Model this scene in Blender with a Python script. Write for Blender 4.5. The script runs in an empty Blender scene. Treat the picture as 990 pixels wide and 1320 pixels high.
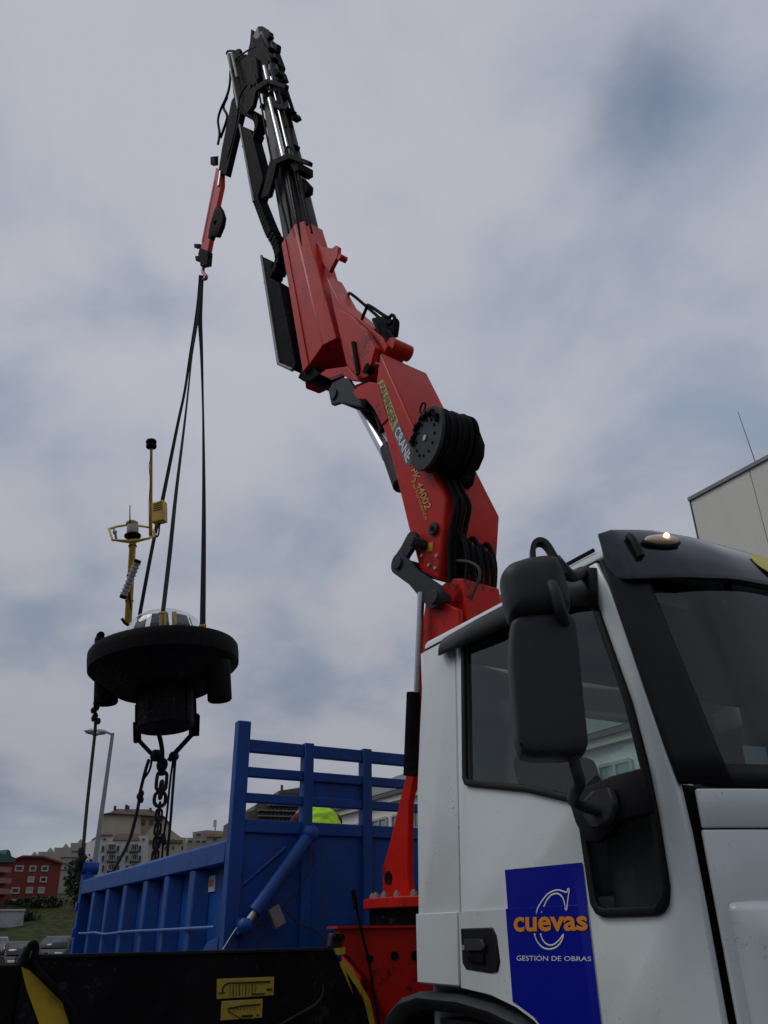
import bpy, bmesh, math, random
from mathutils import Vector, Matrix, geometry
random.seed(7)
R = math.radians
V = Vector
scene = bpy.context.scene
col = scene.collection

# ------------------------------------------------------------------ camera
FPX = 1038.0; CAM = V((0, 0, 1.6))
PITCH, ROLL, YAW = R(27.63), R(-0.97), R(149.85)
_fw = V((math.cos(YAW), math.sin(YAW), 0)); _ri = V((math.sin(YAW), -math.cos(YAW), 0)); _up = V((0, 0, 1))
_f2 = _fw*math.cos(PITCH) + _up*math.sin(PITCH); _u2 = _up*math.cos(PITCH) - _fw*math.sin(PITCH)
_r3 = _ri*math.cos(ROLL) + _u2*math.sin(ROLL); _u3 = _u2*math.cos(ROLL) - _ri*math.sin(ROLL)
cd = bpy.data.cameras.new('camera'); cam = bpy.data.objects.new('camera', cd); col.objects.link(cam)
m = Matrix((_r3, _u3, -_f2)).transposed().to_4x4(); m.translation = CAM
cam.matrix_world = m
cd.sensor_fit = 'VERTICAL'; cd.sensor_height = 36; cd.lens = 36*FPX/1320
cd.clip_start = 0.05; cd.clip_end = 6000
scene.camera = cam
scene.render.resolution_x = 768; scene.render.resolution_y = 1024

# ------------------------------------------------------------------ sky, sun, exposure
scene.view_settings.view_transform = 'Standard'
scene.view_settings.look = 'None'
scene.view_settings.exposure = 0.0
scene.view_settings.gamma = 1.0
SUN_EL, SUN_AZ = R(52), R(-118)          # sun stands behind the camera, veiled by cloud
world = bpy.data.worlds.new('World'); scene.world = world; world.use_nodes = True
wt = world.node_tree; wn = wt.nodes; wl = wt.links
for n_ in list(wn): wn.remove(n_)
def wnode(t, **k):
    n = wn.new(t)
    for a, b in k.items(): setattr(n, a, b)
    return n
out = wnode('ShaderNodeOutputWorld'); mix = wnode('ShaderNodeMixShader')
bgs = wnode('ShaderNodeBackground'); bgc = wnode('ShaderNodeBackground')
sky = wnode('ShaderNodeTexSky', sky_type='NISHITA', sun_disc=False, sun_elevation=SUN_EL)
sky.sun_rotation = math.pi/2 - SUN_AZ
bgs.inputs['Strength'].default_value = 0.09
wl.new(sky.outputs[0], bgs.inputs['Color'])
tc = wnode('ShaderNodeTexCoord'); sp = wnode('ShaderNodeSeparateXYZ'); wl.new(tc.outputs['Generated'], sp.inputs[0])
zc = wnode('ShaderNodeMath', operation='ADD'); zc.inputs[1].default_value = 0.35
zm = wnode('ShaderNodeMath', operation='MAXIMUM'); zm.inputs[1].default_value = 0.0
wl.new(sp.outputs['Z'], zm.inputs[0]); wl.new(zm.outputs[0], zc.inputs[0])
cmb = wnode('ShaderNodeCombineXYZ')
for ax in 'XY':
    dv = wnode('ShaderNodeMath', operation='DIVIDE'); wl.new(sp.outputs[ax], dv.inputs[0]); wl.new(zc.outputs[0], dv.inputs[1])
    wl.new(dv.outputs[0], cmb.inputs[ax])
def wnoise(scale, detail, rough, off, lo, hi, a, b, dist=0.0):
    mp = wnode('ShaderNodeMapping'); mp.inputs['Location'].default_value = off
    wl.new(cmb.outputs[0], mp.inputs[0])
    nz = wnode('ShaderNodeTexNoise'); nz.inputs['Scale'].default_value = scale
    nz.inputs['Detail'].default_value = detail; nz.inputs['Roughness'].default_value = rough; nz.inputs['Distortion'].default_value = dist
    wl.new(mp.outputs[0], nz.inputs['Vector'])
    mr = wnode('ShaderNodeMapRange', interpolation_type='SMOOTHSTEP')
    mr.inputs['From Min'].default_value = lo; mr.inputs['From Max'].default_value = hi
    mr.inputs['To Min'].default_value = a; mr.inputs['To Max'].default_value = b
    wl.new(nz.outputs['Fac'], mr.inputs['Value'])
    return mr.outputs[0]
cov = wnoise(1.3, 3.5, 0.5, (3.1, 0.7, 0), 0.28, 0.44, 0.0, 1.0, 0.3)      # cloud cover, few gaps
shade = wnoise(3.3, 7.0, 0.50, (5.2, 1.1, 0), 0.24, 0.62, 0.0, 1.0, 0.25)     # thick and thin cloud
ramp = wnode('ShaderNodeValToRGB'); wl.new(shade, ramp.inputs[0])
CLOUD_LO, CLOUD_HI = (0.278, 0.335, 0.440, 1), (0.475, 0.488, 0.552, 1)
ramp.color_ramp.elements[0].color = CLOUD_LO; ramp.color_ramp.elements[1].color = CLOUD_HI
wl.new(ramp.outputs[0], bgc.inputs['Color'])
cie = wnode('ShaderNodeMapRange'); cie.inputs['From Max'].default_value = 0.55; cie.inputs['To Min'].default_value = 0.66; cie.inputs['To Max'].default_value = 0.98   # overcast skies pale towards the zenith
wl.new(zm.outputs[0], cie.inputs['Value']); wl.new(cie.outputs[0], bgc.inputs['Strength'])
gapd = (_r3*(838-495) + _u3*(660-142) + _f2*FPX).normalized()      # one small break in the cloud
wob = wnode('ShaderNodeTexNoise'); wob.inputs['Scale'].default_value = 7.0; wob.inputs['Detail'].default_value = 6.0; wl.new(tc.outputs['Generated'], wob.inputs['Vector'])
wsc = wnode('ShaderNodeVectorMath', operation='MULTIPLY_ADD'); wsc.inputs[1].default_value = (0.16,)*3; wsc.inputs[2].default_value = (-0.08,)*3
wl.new(wob.outputs['Color'], wsc.inputs[0])
wad = wnode('ShaderNodeVectorMath', operation='ADD'); wl.new(tc.outputs['Generated'], wad.inputs[0]); wl.new(wsc.outputs[0], wad.inputs[1])
wdt = wnode('ShaderNodeVectorMath', operation='DISTANCE'); wdt.inputs[1].default_value = gapd; wl.new(wad.outputs[0], wdt.inputs[0])
gap = wnode('ShaderNodeMapRange', interpolation_type='SMOOTHSTEP'); gap.inputs['From Min'].default_value = -0.01; gap.inputs['From Max'].default_value = 0.11
wl.new(wdt.outputs['Value'], gap.inputs['Value'])
cvm = wnode('ShaderNodeMapRange'); cvm.inputs['To Min'].default_value = 0.72; wl.new(cov, cvm.inputs['Value'])
covm = wnode('ShaderNodeMath', operation='MULTIPLY'); wl.new(cvm.outputs[0], covm.inputs[0]); wl.new(gap.outputs[0], covm.inputs[1]); cov = covm.outputs[0]
cov2 = wnode('ShaderNodeMapRange'); cov2.inputs['To Min'].default_value = 0.22; cov2.inputs['To Max'].default_value = 1.0
wl.new(cov, cov2.inputs['Value'])
wl.new(cov2.outputs[0], mix.inputs[0]); wl.new(bgs.outputs[0], mix.inputs[1]); wl.new(bgc.outputs[0], mix.inputs[2])
wl.new(mix.outputs[0], out.inputs['Surface'])

sd = bpy.data.lights.new('sun', 'SUN'); sd.energy = 0.75; sd.angle = R(25); sd.color = (1.0, 0.96, 0.9)
so = bpy.data.objects.new('sun', sd); col.objects.link(so); so.location = (-5, -20, 30)
_sd = V((math.cos(SUN_AZ)*math.cos(SUN_EL), math.sin(SUN_AZ)*math.cos(SUN_EL), math.sin(SUN_EL)))
so.rotation_euler = _sd.to_track_quat('Z', 'Y').to_euler()

# ------------------------------------------------------------------ survey helpers: sight lines met with the scene's own planes
def ray(x, y): return _r3*(x-495) + _u3*(660-y) + _f2*FPX
def atP(x, y, p0, n):
    d = ray(x, y); return CAM + d*((p0-CAM).dot(n)/d.dot(n))
def atX(x, y, X): return atP(x, y, V((X, 0, 0)), V((1, 0, 0)))
def atY(x, y, Y): return atP(x, y, V((0, Y, 0)), V((0, 1, 0)))

# ------------------------------------------------------------------ materials
MATS = {}
def mat(name, base, rough=0.5, metal=0.0, var=0.15, scale=6.0, bump=0.0, bscale=60.0, coat=0.0, dirt=None, dirt_amt=0.0, dirt_scale=3.0,
        streak=False, spec=0.5, rvar=0.15, chip=None, chip_scale=30.0, chip_at=0.66):
    if name in MATS: return MATS[name]
    mt = bpy.data.materials.new(name); mt.use_nodes = True; nt = mt.node_tree; N = nt.nodes; L = nt.links
    b = N['Principled BSDF']
    b.inputs['Metallic'].default_value = metal; b.inputs['Coat Weight'].default_value = coat; b.inputs['Coat Roughness'].default_value = 0.08
    b.inputs['Specular IOR Level'].default_value = spec
    tc = N.new('ShaderNodeTexCoord')
    nz = N.new('ShaderNodeTexNoise'); nz.inputs['Scale'].default_value = scale; nz.inputs['Detail'].default_value = 5; nz.inputs['Roughness'].default_value = 0.6
    L.new(tc.outputs['Object'], nz.inputs['Vector'])
    mr = N.new('ShaderNodeMapRange'); mr.inputs['From Min'].default_value = 0.3; mr.inputs['From Max'].default_value = 0.7
    mr.inputs['To Min'].default_value = 1-var; mr.inputs['To Max'].default_value = 1+var
    L.new(nz.outputs['Fac'], mr.inputs['Value'])
    mx = N.new('ShaderNodeVectorMath'); mx.operation = 'SCALE'; mx.inputs[0].default_value = base[:3]
    L.new(mr.outputs[0], mx.inputs['Scale'])
    c = mx.outputs[0]
    if dirt:
        n2 = N.new('ShaderNodeTexNoise'); n2.inputs['Scale'].default_value = dirt_scale; n2.inputs['Detail'].default_value = 8; n2.inputs['Roughness'].default_value = 0.7
        if streak:
            mp = N.new('ShaderNodeMapping'); mp.inputs['Scale'].default_value = (6, 6, 0.5); L.new(tc.outputs['Object'], mp.inputs[0]); L.new(mp.outputs[0], n2.inputs['Vector'])
        else: L.new(tc.outputs['Object'], n2.inputs['Vector'])
        r2 = N.new('ShaderNodeMapRange'); r2.inputs['From Min'].default_value = 0.48; r2.inputs['From Max'].default_value = 0.75
        r2.inputs['To Min'].default_value = 0; r2.inputs['To Max'].default_value = dirt_amt
        L.new(n2.outputs['Fac'], r2.inputs['Value'])
        mc = N.new('ShaderNodeMix'); mc.data_type = 'RGBA'; mc.inputs['B'].default_value = (*dirt, 1)
        L.new(r2.outputs[0], mc.inputs['Factor']); L.new(c, mc.inputs['A']); c = mc.outputs['Result']
    if chip:
        n5 = N.new('ShaderNodeTexNoise'); n5.inputs['Scale'].default_value = chip_scale; n5.inputs['Detail'].default_value = 9; n5.inputs['Roughness'].default_value = 0.68
        n6 = N.new('ShaderNodeTexNoise'); n6.inputs['Scale'].default_value = chip_scale*0.09; n6.inputs['Detail'].default_value = 3
        L.new(tc.outputs['Object'], n5.inputs['Vector']); L.new(tc.outputs['Object'], n6.inputs['Vector'])
        ad = N.new('ShaderNodeMath'); ad.operation = 'MULTIPLY_ADD'; ad.inputs[1].default_value = 0.45; L.new(n6.outputs['Fac'], ad.inputs[0])
        sc5 = N.new('ShaderNodeMath'); sc5.operation = 'MULTIPLY'; sc5.inputs[1].default_value = 0.78; L.new(n5.outputs['Fac'], sc5.inputs[0]); L.new(sc5.outputs[0], ad.inputs[2])
        r5 = N.new('ShaderNodeMapRange'); r5.inputs['From Min'].default_value = chip_at; r5.inputs['From Max'].default_value = chip_at+0.05; r5.inputs['To Max'].default_value = 0.85
        L.new(ad.outputs[0], r5.inputs['Value'])
        m5 = N.new('ShaderNodeMix'); m5.data_type = 'RGBA'; m5.inputs['B'].default_value = (*chip, 1)
        L.new(r5.outputs[0], m5.inputs['Factor']); L.new(c, m5.inputs['A']); c = m5.outputs['Result']
    L.new(c, b.inputs['Base Color'])
    rr = N.new('ShaderNodeMapRange'); rr.inputs['To Min'].default_value = max(0.02, rough-rvar*rough); rr.inputs['To Max'].default_value = min(1, rough+rvar*2*rough)
    n3 = N.new('ShaderNodeTexNoise'); n3.inputs['Scale'].default_value = scale*2.3; n3.inputs['Detail'].default_value = 6
    L.new(tc.outputs['Object'], n3.inputs['Vector']); L.new(n3.outputs['Fac'], rr.inputs['Value']); L.new(rr.outputs[0], b.inputs['Roughness'])
    if bump:
        n4 = N.new('ShaderNodeTexNoise'); n4.inputs['Scale'].default_value = bscale; n4.inputs['Detail'].default_value = 4
        L.new(tc.outputs['Object'], n4.inputs['Vector'])
        bp = N.new('ShaderNodeBump'); bp.inputs['Strength'].default_value = bump; bp.inputs['Distance'].default_value = 0.01
        L.new(n4.outputs['Fac'], bp.inputs['Height']); L.new(bp.outputs[0], b.inputs['Normal'])
    MATS[name] = mt; return mt
def glass(name, tint, refl=1.0, rough=0.01, f0=0.06):
    mt = bpy.data.materials.new(name); mt.use_nodes = True; nt = mt.node_tree; N = nt.nodes; L = nt.links
    N.remove(N['Principled BSDF'])
    t = N.new('ShaderNodeBsdfTransparent'); t.inputs[0].default_value = (*tint, 1)
    g = N.new('ShaderNodeBsdfGlossy'); g.inputs['Roughness'].default_value = rough; g.inputs['Color'].default_value = (refl, refl, refl, 1)
    ge = N.new('ShaderNodeNewGeometry'); dt = N.new('ShaderNodeVectorMath'); dt.operation = 'DOT_PRODUCT'
    L.new(ge.outputs['Incoming'], dt.inputs[0]); L.new(ge.outputs['Normal'], dt.inputs[1])
    def mth(op, a=None, b=None, va=None, vb=None):
        q = N.new('ShaderNodeMath'); q.operation = op
        if a is not None: L.new(a, q.inputs[0])
        if b is not None: L.new(b, q.inputs[1])
        if va is not None: q.inputs[0].default_value = va
        if vb is not None: q.inputs[1].default_value = vb
        return q.outputs[0]
    c1 = mth('SUBTRACT', b=mth('ABSOLUTE', dt.outputs['Value']), va=1.0)      # Schlick reflectance, the same from both sides of a thin pane
    fr = mth('ADD', mth('MULTIPLY', mth('POWER', c1, vb=5.0), vb=0.92), vb=f0)
    mx = N.new('ShaderNodeMixShader'); L.new(fr, mx.inputs[0]); L.new(t.outputs[0], mx.inputs[1]); L.new(g.outputs[0], mx.inputs[2])
    L.new(mx.outputs[0], N['Material Output'].inputs['Surface']); MATS[name] = mt; return mt
def emit(name, color, s):
    mt = bpy.data.materials.new(name); mt.use_nodes = True; b = mt.node_tree.nodes['Principled BSDF']
    b.inputs['Base Color'].default_value = (*color, 1); b.inputs['Emission Color'].default_value = (*color, 1); b.inputs['Emission Strength'].default_value = s
    MATS[name] = mt; return mt

RED = mat('red_paint', (0.55, 0.018, 0.009), 0.34, var=0.10, scale=3, spec=0.15, dirt=(0.17, 0.025, 0.018), dirt_amt=0.55, dirt_scale=3.5, chip=(0.05, 0.022, 0.018), chip_scale=22, chip_at=0.70)
WHITE = mat('white_paint', (0.68, 0.735, 0.73), 0.28, var=0.03, scale=2, coat=0.4, dirt=(0.48, 0.48, 0.45), dirt_amt=0.34, dirt_scale=1.2, chip=(0.42, 0.41, 0.38), chip_scale=70, chip_at=0.745)
BLUE = mat('blue_paint', (0.005, 0.066, 0.30), 0.45, var=0.16, scale=5, bump=0.05, bscale=14, coat=0.0, spec=0.28, dirt=(0.03, 0.055, 0.11), dirt_amt=0.75, dirt_scale=2.2, streak=True, chip=(0.045, 0.034, 0.035), chip_scale=26, chip_at=0.715)
BLACKP = mat('black_paint', (0.008, 0.008, 0.0095), 0.65, var=0.3, scale=6, spec=0.03, dirt=(0.024, 0.023, 0.022), dirt_amt=0.6, chip=(0.035, 0.034, 0.033), chip_scale=24, chip_at=0.71)
BSTEEL = mat('black_boom_steel', (0.016, 0.017, 0.020), 0.45, var=0.25, scale=3, spec=0.10, dirt=(0.04, 0.04, 0.04), dirt_amt=0.4)
PLASTIC = mat('grey_plastic', (0.022, 0.024, 0.027), 0.55, var=0.12, scale=9, bump=0.12, bscale=420, spec=0.4)
TRIM = mat('black_trim', (0.009, 0.009, 0.011), 0.5, var=0.15, scale=9, bump=0.05, bscale=300, spec=0.2)
RUBBER = mat('black_rubber', (0.009, 0.009, 0.010), 0.65, var=0.3, scale=14, bump=0.1, bscale=80, spec=0.08)
CHROME = mat('chrome_rod', (0.46, 0.47, 0.49), 0.24, metal=1.0, var=0.05)
STEEL = mat('bare_steel', (0.42, 0.41, 0.39), 0.5, metal=0.6, var=0.2, scale=20)
PLATE = mat('grey_link_steel', (0.032, 0.035, 0.042), 0.55, var=0.2, scale=10, spec=0.2)
YELLOW = mat('yellow_paint', (0.55, 0.35, 0.025), 0.45, var=0.12, scale=9, dirt=(0.16, 0.10, 0.03), dirt_amt=0.6, dirt_scale=6)
YDECAL = mat('yellow_decal', (0.50, 0.36, 0.04), 0.4, var=0.12, scale=9, dirt=(0.14, 0.10, 0.03), dirt_amt=0.5, dirt_scale=9)
CHEVRON = mat('yellow_chevron_paint', (0.55, 0.36, 0.02), 0.45, var=0.15, scale=7, dirt=(0.10, 0.07, 0.02), dirt_amt=0.7, dirt_scale=5)
DBLUE = mat('blue_decal', (0.004, 0.008, 0.29), 0.35, var=0.04, spec=0.15)
ORANGE = mat('orange_letter', (0.80, 0.28, 0.012), 0.4, var=0.03)
WLETTER = mat('white_letter', (0.75, 0.76, 0.80), 0.4, var=0.03)
BLETTER = mat('black_letter', (0.015, 0.015, 0.015), 0.5, var=0.03)
GLETTER = mat('gold_letter', (0.55, 0.33, 0.06), 0.4, var=0.03)
GREYDECAL = mat('grey_decal', (0.07, 0.075, 0.08), 0.4, var=0.05)
CHAINM = mat('rusty_black_chain', (0.018, 0.016, 0.015), 0.65, metal=0.3, var=0.4, scale=25, bump=0.2, bscale=90)
ROPE = mat('dark_rope', (0.014, 0.014, 0.015), 0.8, var=0.4, scale=60, bump=0.5, bscale=260)
WEB = mat('green_black_webbing', (0.012, 0.018, 0.017), 0.75, var=0.3, scale=30, bump=0.3, bscale=300)
SILVER = mat('silver_housing', (0.42, 0.43, 0.44), 0.4, metal=0.5, var=0.1)
GLASS = glass('cab_glass', (0.78, 0.88, 0.86))
WSGLASS = glass('windscreen_glass', (0.40, 0.48, 0.48), f0=0.042)
DOME = glass('clear_dome', (0.93, 0.95, 0.96), 1.0, 0.02)
SMOKE = mat('smoked_visor', (0.012, 0.020, 0.030), 0.14, var=0.05, coat=0.1, spec=0.38)
DEFLECT = mat('smoked_deflector', (0.012, 0.013, 0.014), 0.35, var=0.05, spec=0.15)
CABIN = mat('cabin_lining', (0.035, 0.036, 0.038), 0.85, var=0.15, bump=0.1)

# ------------------------------------------------------------------ mesh helpers
ORG = {}
class MB:
    def __init__(s): s.v = []; s.f = []
    def add(s, vs, fs):
        b = len(s.v); s.v += [V(p) for p in vs]; s.f += [tuple(i+b for i in f) for f in fs]; return s
    def box(s, c, size, rot=None):
        c = V(c); hx, hy, hz = size[0]/2, size[1]/2, size[2]/2
        ps = [V((x, y, z)) for x in (-hx, hx) for y in (-hy, hy) for z in (-hz, hz)]
        if rot is not None: ps = [rot @ p for p in ps]
        return s.add([c+p for p in ps], [(0, 1, 3, 2), (4, 6, 7, 5), (0, 4, 5, 1), (2, 3, 7, 6), (0, 2, 6, 4), (1, 5, 7, 3)])
    def bx(s, x0, x1, y0, y1, z0, z1): return s.box(((x0+x1)/2, (y0+y1)/2, (z0+z1)/2), (abs(x1-x0), abs(y1-y0), abs(z1-z0)))
    def prism(s, pts, vec):
        n = len(pts); vec = V(vec); pts = [V(p) for p in pts]
        tri = geometry.tessellate_polygon([pts])
        vs = pts + [p+vec for p in pts]
        fs = [tuple(t) for t in tri] + [tuple(i+n for i in reversed(t)) for t in tri] if n > 4 else [tuple(range(n)), tuple(range(2*n-1, n-1, -1))]
        fs += [(i, (i+1) % n, (i+1) % n+n, i+n) for i in range(n)]
        return s.add(vs, fs)
    def loft(s, rings, closed=True, cap=True):
        n = len(rings[0]); vs = [p for r in rings for p in r]; fs = []
        for k in range(len(rings)-1):
            for i in range(n if closed else n-1):
                j = (i+1) % n; fs.append((k*n+i, k*n+j, (k+1)*n+j, (k+1)*n+i))
        if cap and closed: fs += [tuple(range(n-1, -1, -1)), tuple(range((len(rings)-1)*n, len(rings)*n))]
        return s.add(vs, fs)
    def cyl(s, p0, p1, r0, r1=None, n=18, cap=True):
        p0, p1 = V(p0), V(p1); r1 = r0 if r1 is None else r1; a = (p1-p0).normalized()
        u = a.orthogonal().normalized(); w = a.cross(u)
        ring = lambda p, r: [p + (u*math.cos(2*math.pi*i/n) + w*math.sin(2*math.pi*i/n))*r for i in range(n)]
        return s.loft([ring(p0, r0), ring(p1, r1)], True, cap)
    def tube(s, pts, r, n=8, sub=4, rf=None):
        pts = [V(p) for p in pts]
        if sub > 1 and len(pts) > 2: pts = smooth_line(pts, sub)
        rings = []; u = None
        for i, p in enumerate(pts):
            a = (pts[min(i+1, len(pts)-1)] - pts[max(i-1, 0)]).normalized()
            if u is None: u = a.orthogonal().normalized()
            u = (u - a*u.dot(a)).normalized(); w = a.cross(u)
            rr = r if rf is None else r*rf(i/(len(pts)-1))
            rings.append([p + (u*math.cos(2*math.pi*k/n) + w*math.sin(2*math.pi*k/n))*rr for k in range(n)])
        return s.loft(rings)
    def lathe(s, prof, o, axis=(0, 0, 1), n=32):
        o = V(o); a = V(axis).normalized(); u = a.orthogonal().normalized(); w = a.cross(u)
        rings = [[o + a*z + (u*math.cos(2*math.pi*i/n) + w*math.sin(2*math.pi*i/n))*max(r, 1e-4) for i in range(n)] for r, z in prof]
        return s.loft(rings, True, True)
    def ribbon(s, pts, w, wv, t=0.006, sub=4):
        pts = [V(p) for p in pts]
        if sub > 1 and len(pts) > 2: pts = smooth_line(pts, sub)
        rings = []
        for i, p in enumerate(pts):
            a = (pts[min(i+1, len(pts)-1)] - pts[max(i-1, 0)]).normalized(); f = i/(len(pts)-1)
            q = V(wv(f)) if callable(wv) else V(wv); ww = w(f) if callable(w) else w
            q = (q - a*q.dot(a)).normalized(); b = a.cross(q)
            rings.append([p+q*ww/2+b*t/2, p+q*ww/2-b*t/2, p-q*ww/2-b*t/2, p-q*ww/2+b*t/2])
        return s.loft(rings)
    def ball(s, c, r, n=12, sc=(1, 1, 1)):
        c = V(c); rings = []
        for k in range(1, n//2):
            t = math.pi*k/(n//2)
            rings.append([c + V((math.sin(t)*math.cos(2*math.pi*i/n)*r*sc[0], math.sin(t)*math.sin(2*math.pi*i/n)*r*sc[1], math.cos(t)*r*sc[2])) for i in range(n)])
        return s.loft(rings)
    def build(s, name, mt, parent=None, bevel=0.0, smooth=38, seg=2, kind=None, solid=0.0):
        o = ORG.get(parent.name, V((0, 0, 0))) if parent else V((0, 0, 0))
        me = bpy.data.meshes.new(name); me.from_pydata([p-o for p in s.v], [], s.f); me.update()
        bm = bmesh.new(); bm.from_mesh(me); bmesh.ops.remove_doubles(bm, verts=bm.verts, dist=1e-5)
        bmesh.ops.recalc_face_normals(bm, faces=bm.faces); bm.to_mesh(me); bm.free()
        for p in me.polygons: p.use_smooth = True
        me.set_sharp_from_angle(angle=R(smooth))
        me.materials.append(mt)
        ob = bpy.data.objects.new(name, me); col.objects.link(ob)
        if parent: ob.parent = parent
        ORG[ob.name] = o.copy()
        if solid:
            md = ob.modifiers.new('thickness', 'SOLIDIFY'); md.thickness = solid; md.offset = 0
        if bevel:
            md = ob.modifiers.new('bevel', 'BEVEL'); md.width = bevel; md.segments = seg; md.limit_method = 'ANGLE'; md.angle_limit = R(min(35, smooth+3)); md.harden_normals = False
        if kind: ob['kind'] = kind
        return ob
def smooth_line(p, sub):
    o = []
    for i in range(len(p)-1):
        p0, p1, p2, p3 = p[max(i-1, 0)], p[i], p[i+1], p[min(i+2, len(p)-1)]
        for k in range(sub):
            t = k/sub
            o.append(0.5*((2*p1)+(p2-p0)*t+(2*p0-5*p1+4*p2-p3)*t*t+(3*p1-p0-3*p2+p3)*t*t*t))
    o.append(p[-1]); return o
def thing(name, label, cat, loc, group=None):
    o = bpy.data.objects.new(name, None); col.objects.link(o); o.location = loc; o.empty_display_size = 0.2
    o['label'] = label; o['category'] = cat
    if group: o['group'] = group
    ORG[o.name] = V(loc); return o
def tag(o, label, cat, group=None):
    o['label'] = label; o['category'] = cat
    if group: o['group'] = group
    return o
def copy_tree(o, parent=None):
    c = o.copy(); col.objects.link(c); c.parent = parent
    for ch in list(o.children): copy_tree(ch, c)
    return c
def holed(outer, holes=()):
    """flat sheet with holes"""
    polys = [[V(p) for p in outer]] + [[V(p) for p in h] for h in holes]
    # tessellate in a 2D basis
    n = geometry.normal(polys[0]); u = n.orthogonal().normalized(); w = n.cross(u)
    flat = [[V((p.dot(u), p.dot(w), 0)) for p in poly] for poly in polys]
    tri = geometry.tessellate_polygon(flat)
    m = MB(); m.add([p for poly in polys for p in poly], [tuple(t) for t in tri]); return m
def text(s, quad, mt, name, parent, bold=0.0, depth=0.002, res=3):
    """lettering stretched on a quad: lower-left, lower-right, upper-right, upper-left"""
    cu = bpy.data.curves.new('t', 'FONT'); cu.body = s; cu.resolution_u = res; cu.offset = bold
    to = bpy.data.objects.new('t', cu); col.objects.link(to)
    dg = bpy.context.evaluated_depsgraph_get(); me = bpy.data.meshes.new_from_object(to.evaluated_get(dg))
    bpy.data.objects.remove(to); bpy.data.curves.remove(cu)
    xs = [v.co.x for v in me.vertices]; ys = [v.co.y for v in me.vertices]
    x0, x1, y0, y1 = min(xs), max(xs), min(ys), max(ys)
    q = [V(p) for p in quad]; nrm = (q[1]-q[0]).cross(q[3]-q[0]).normalized()
    m = MB(); n = len(me.vertices)
    top = []
    for v in me.vertices:
        a = (v.co.x-x0)/(x1-x0); b = (v.co.y-y0)/(y1-y0)
        top.append((q[0]*(1-a)+q[1]*a)*(1-b) + (q[3]*(1-a)+q[2]*a)*b + nrm*depth)
    m.add(top, [tuple(p.vertices) for p in me.polygons]); bpy.data.meshes.remove(me)
    return m.build(name, mt, parent)

# ================================================================== SETTING
ASPH = mat('asphalt', (0.055, 0.055, 0.056), 0.85, var=0.3, scale=1.2, bump=0.5, bscale=90, dirt=(0.03, 0.03, 0.03), dirt_amt=0.6, dirt_scale=0.4)
GRASS = mat('hill_grass', (0.034, 0.044, 0.014), 0.95, var=0.75, scale=1.4, bump=1.0, bscale=4, spec=0.05, dirt=(0.060, 0.046, 0.028), dirt_amt=0.9, dirt_scale=0.22)
g = MB().bx(-2500, 2500, -2500, 2500, -0.6, 0.0).build('ground', ASPH); g['kind'] = 'structure'
def lerp_table(x, tab):
    for (a, b), (c, d) in zip(tab, tab[1:]):
        if x <= c:
            t = max(0, (x-a)/(c-a)); t = t*t*(3-2*t); return b+(d-b)*t
    return tab[-1][1]
HT = [(36, -0.3), (48, 0.22), (62, 0.4), (84, 1.9), (92, 2.5), (104, 4.9), (112, 5.3), (140, 7.5), (250, 13), (420, 17)]
def hill_h(r, az):
    e = min(1, max(0, (az-146)/8))*min(1, max(0, (214-az)/10))
    return -0.3 + (lerp_table(r, HT)+0.3)*e + 0.25*math.sin(r*0.21+az)*min(1, max(0, (r-60)/30))*e
hb = MB(); rows = []
for i in range(61):
    az = 144+72*i/60; rows.append([V((math.cos(R(az))*r, math.sin(R(az))*r, hill_h(r, az)-(0.4 if i in (0, 60) else 0))) for r in
        [36, 40, 44, 48, 53, 58, 63, 68, 73, 78, 84, 90, 97, 104, 112, 122, 140, 165, 200, 250, 320, 420]])
hb.loft(rows, closed=False, cap=False)
h = hb.build('hillside', GRASS, smooth=180); h['kind'] = 'structure'

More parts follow.
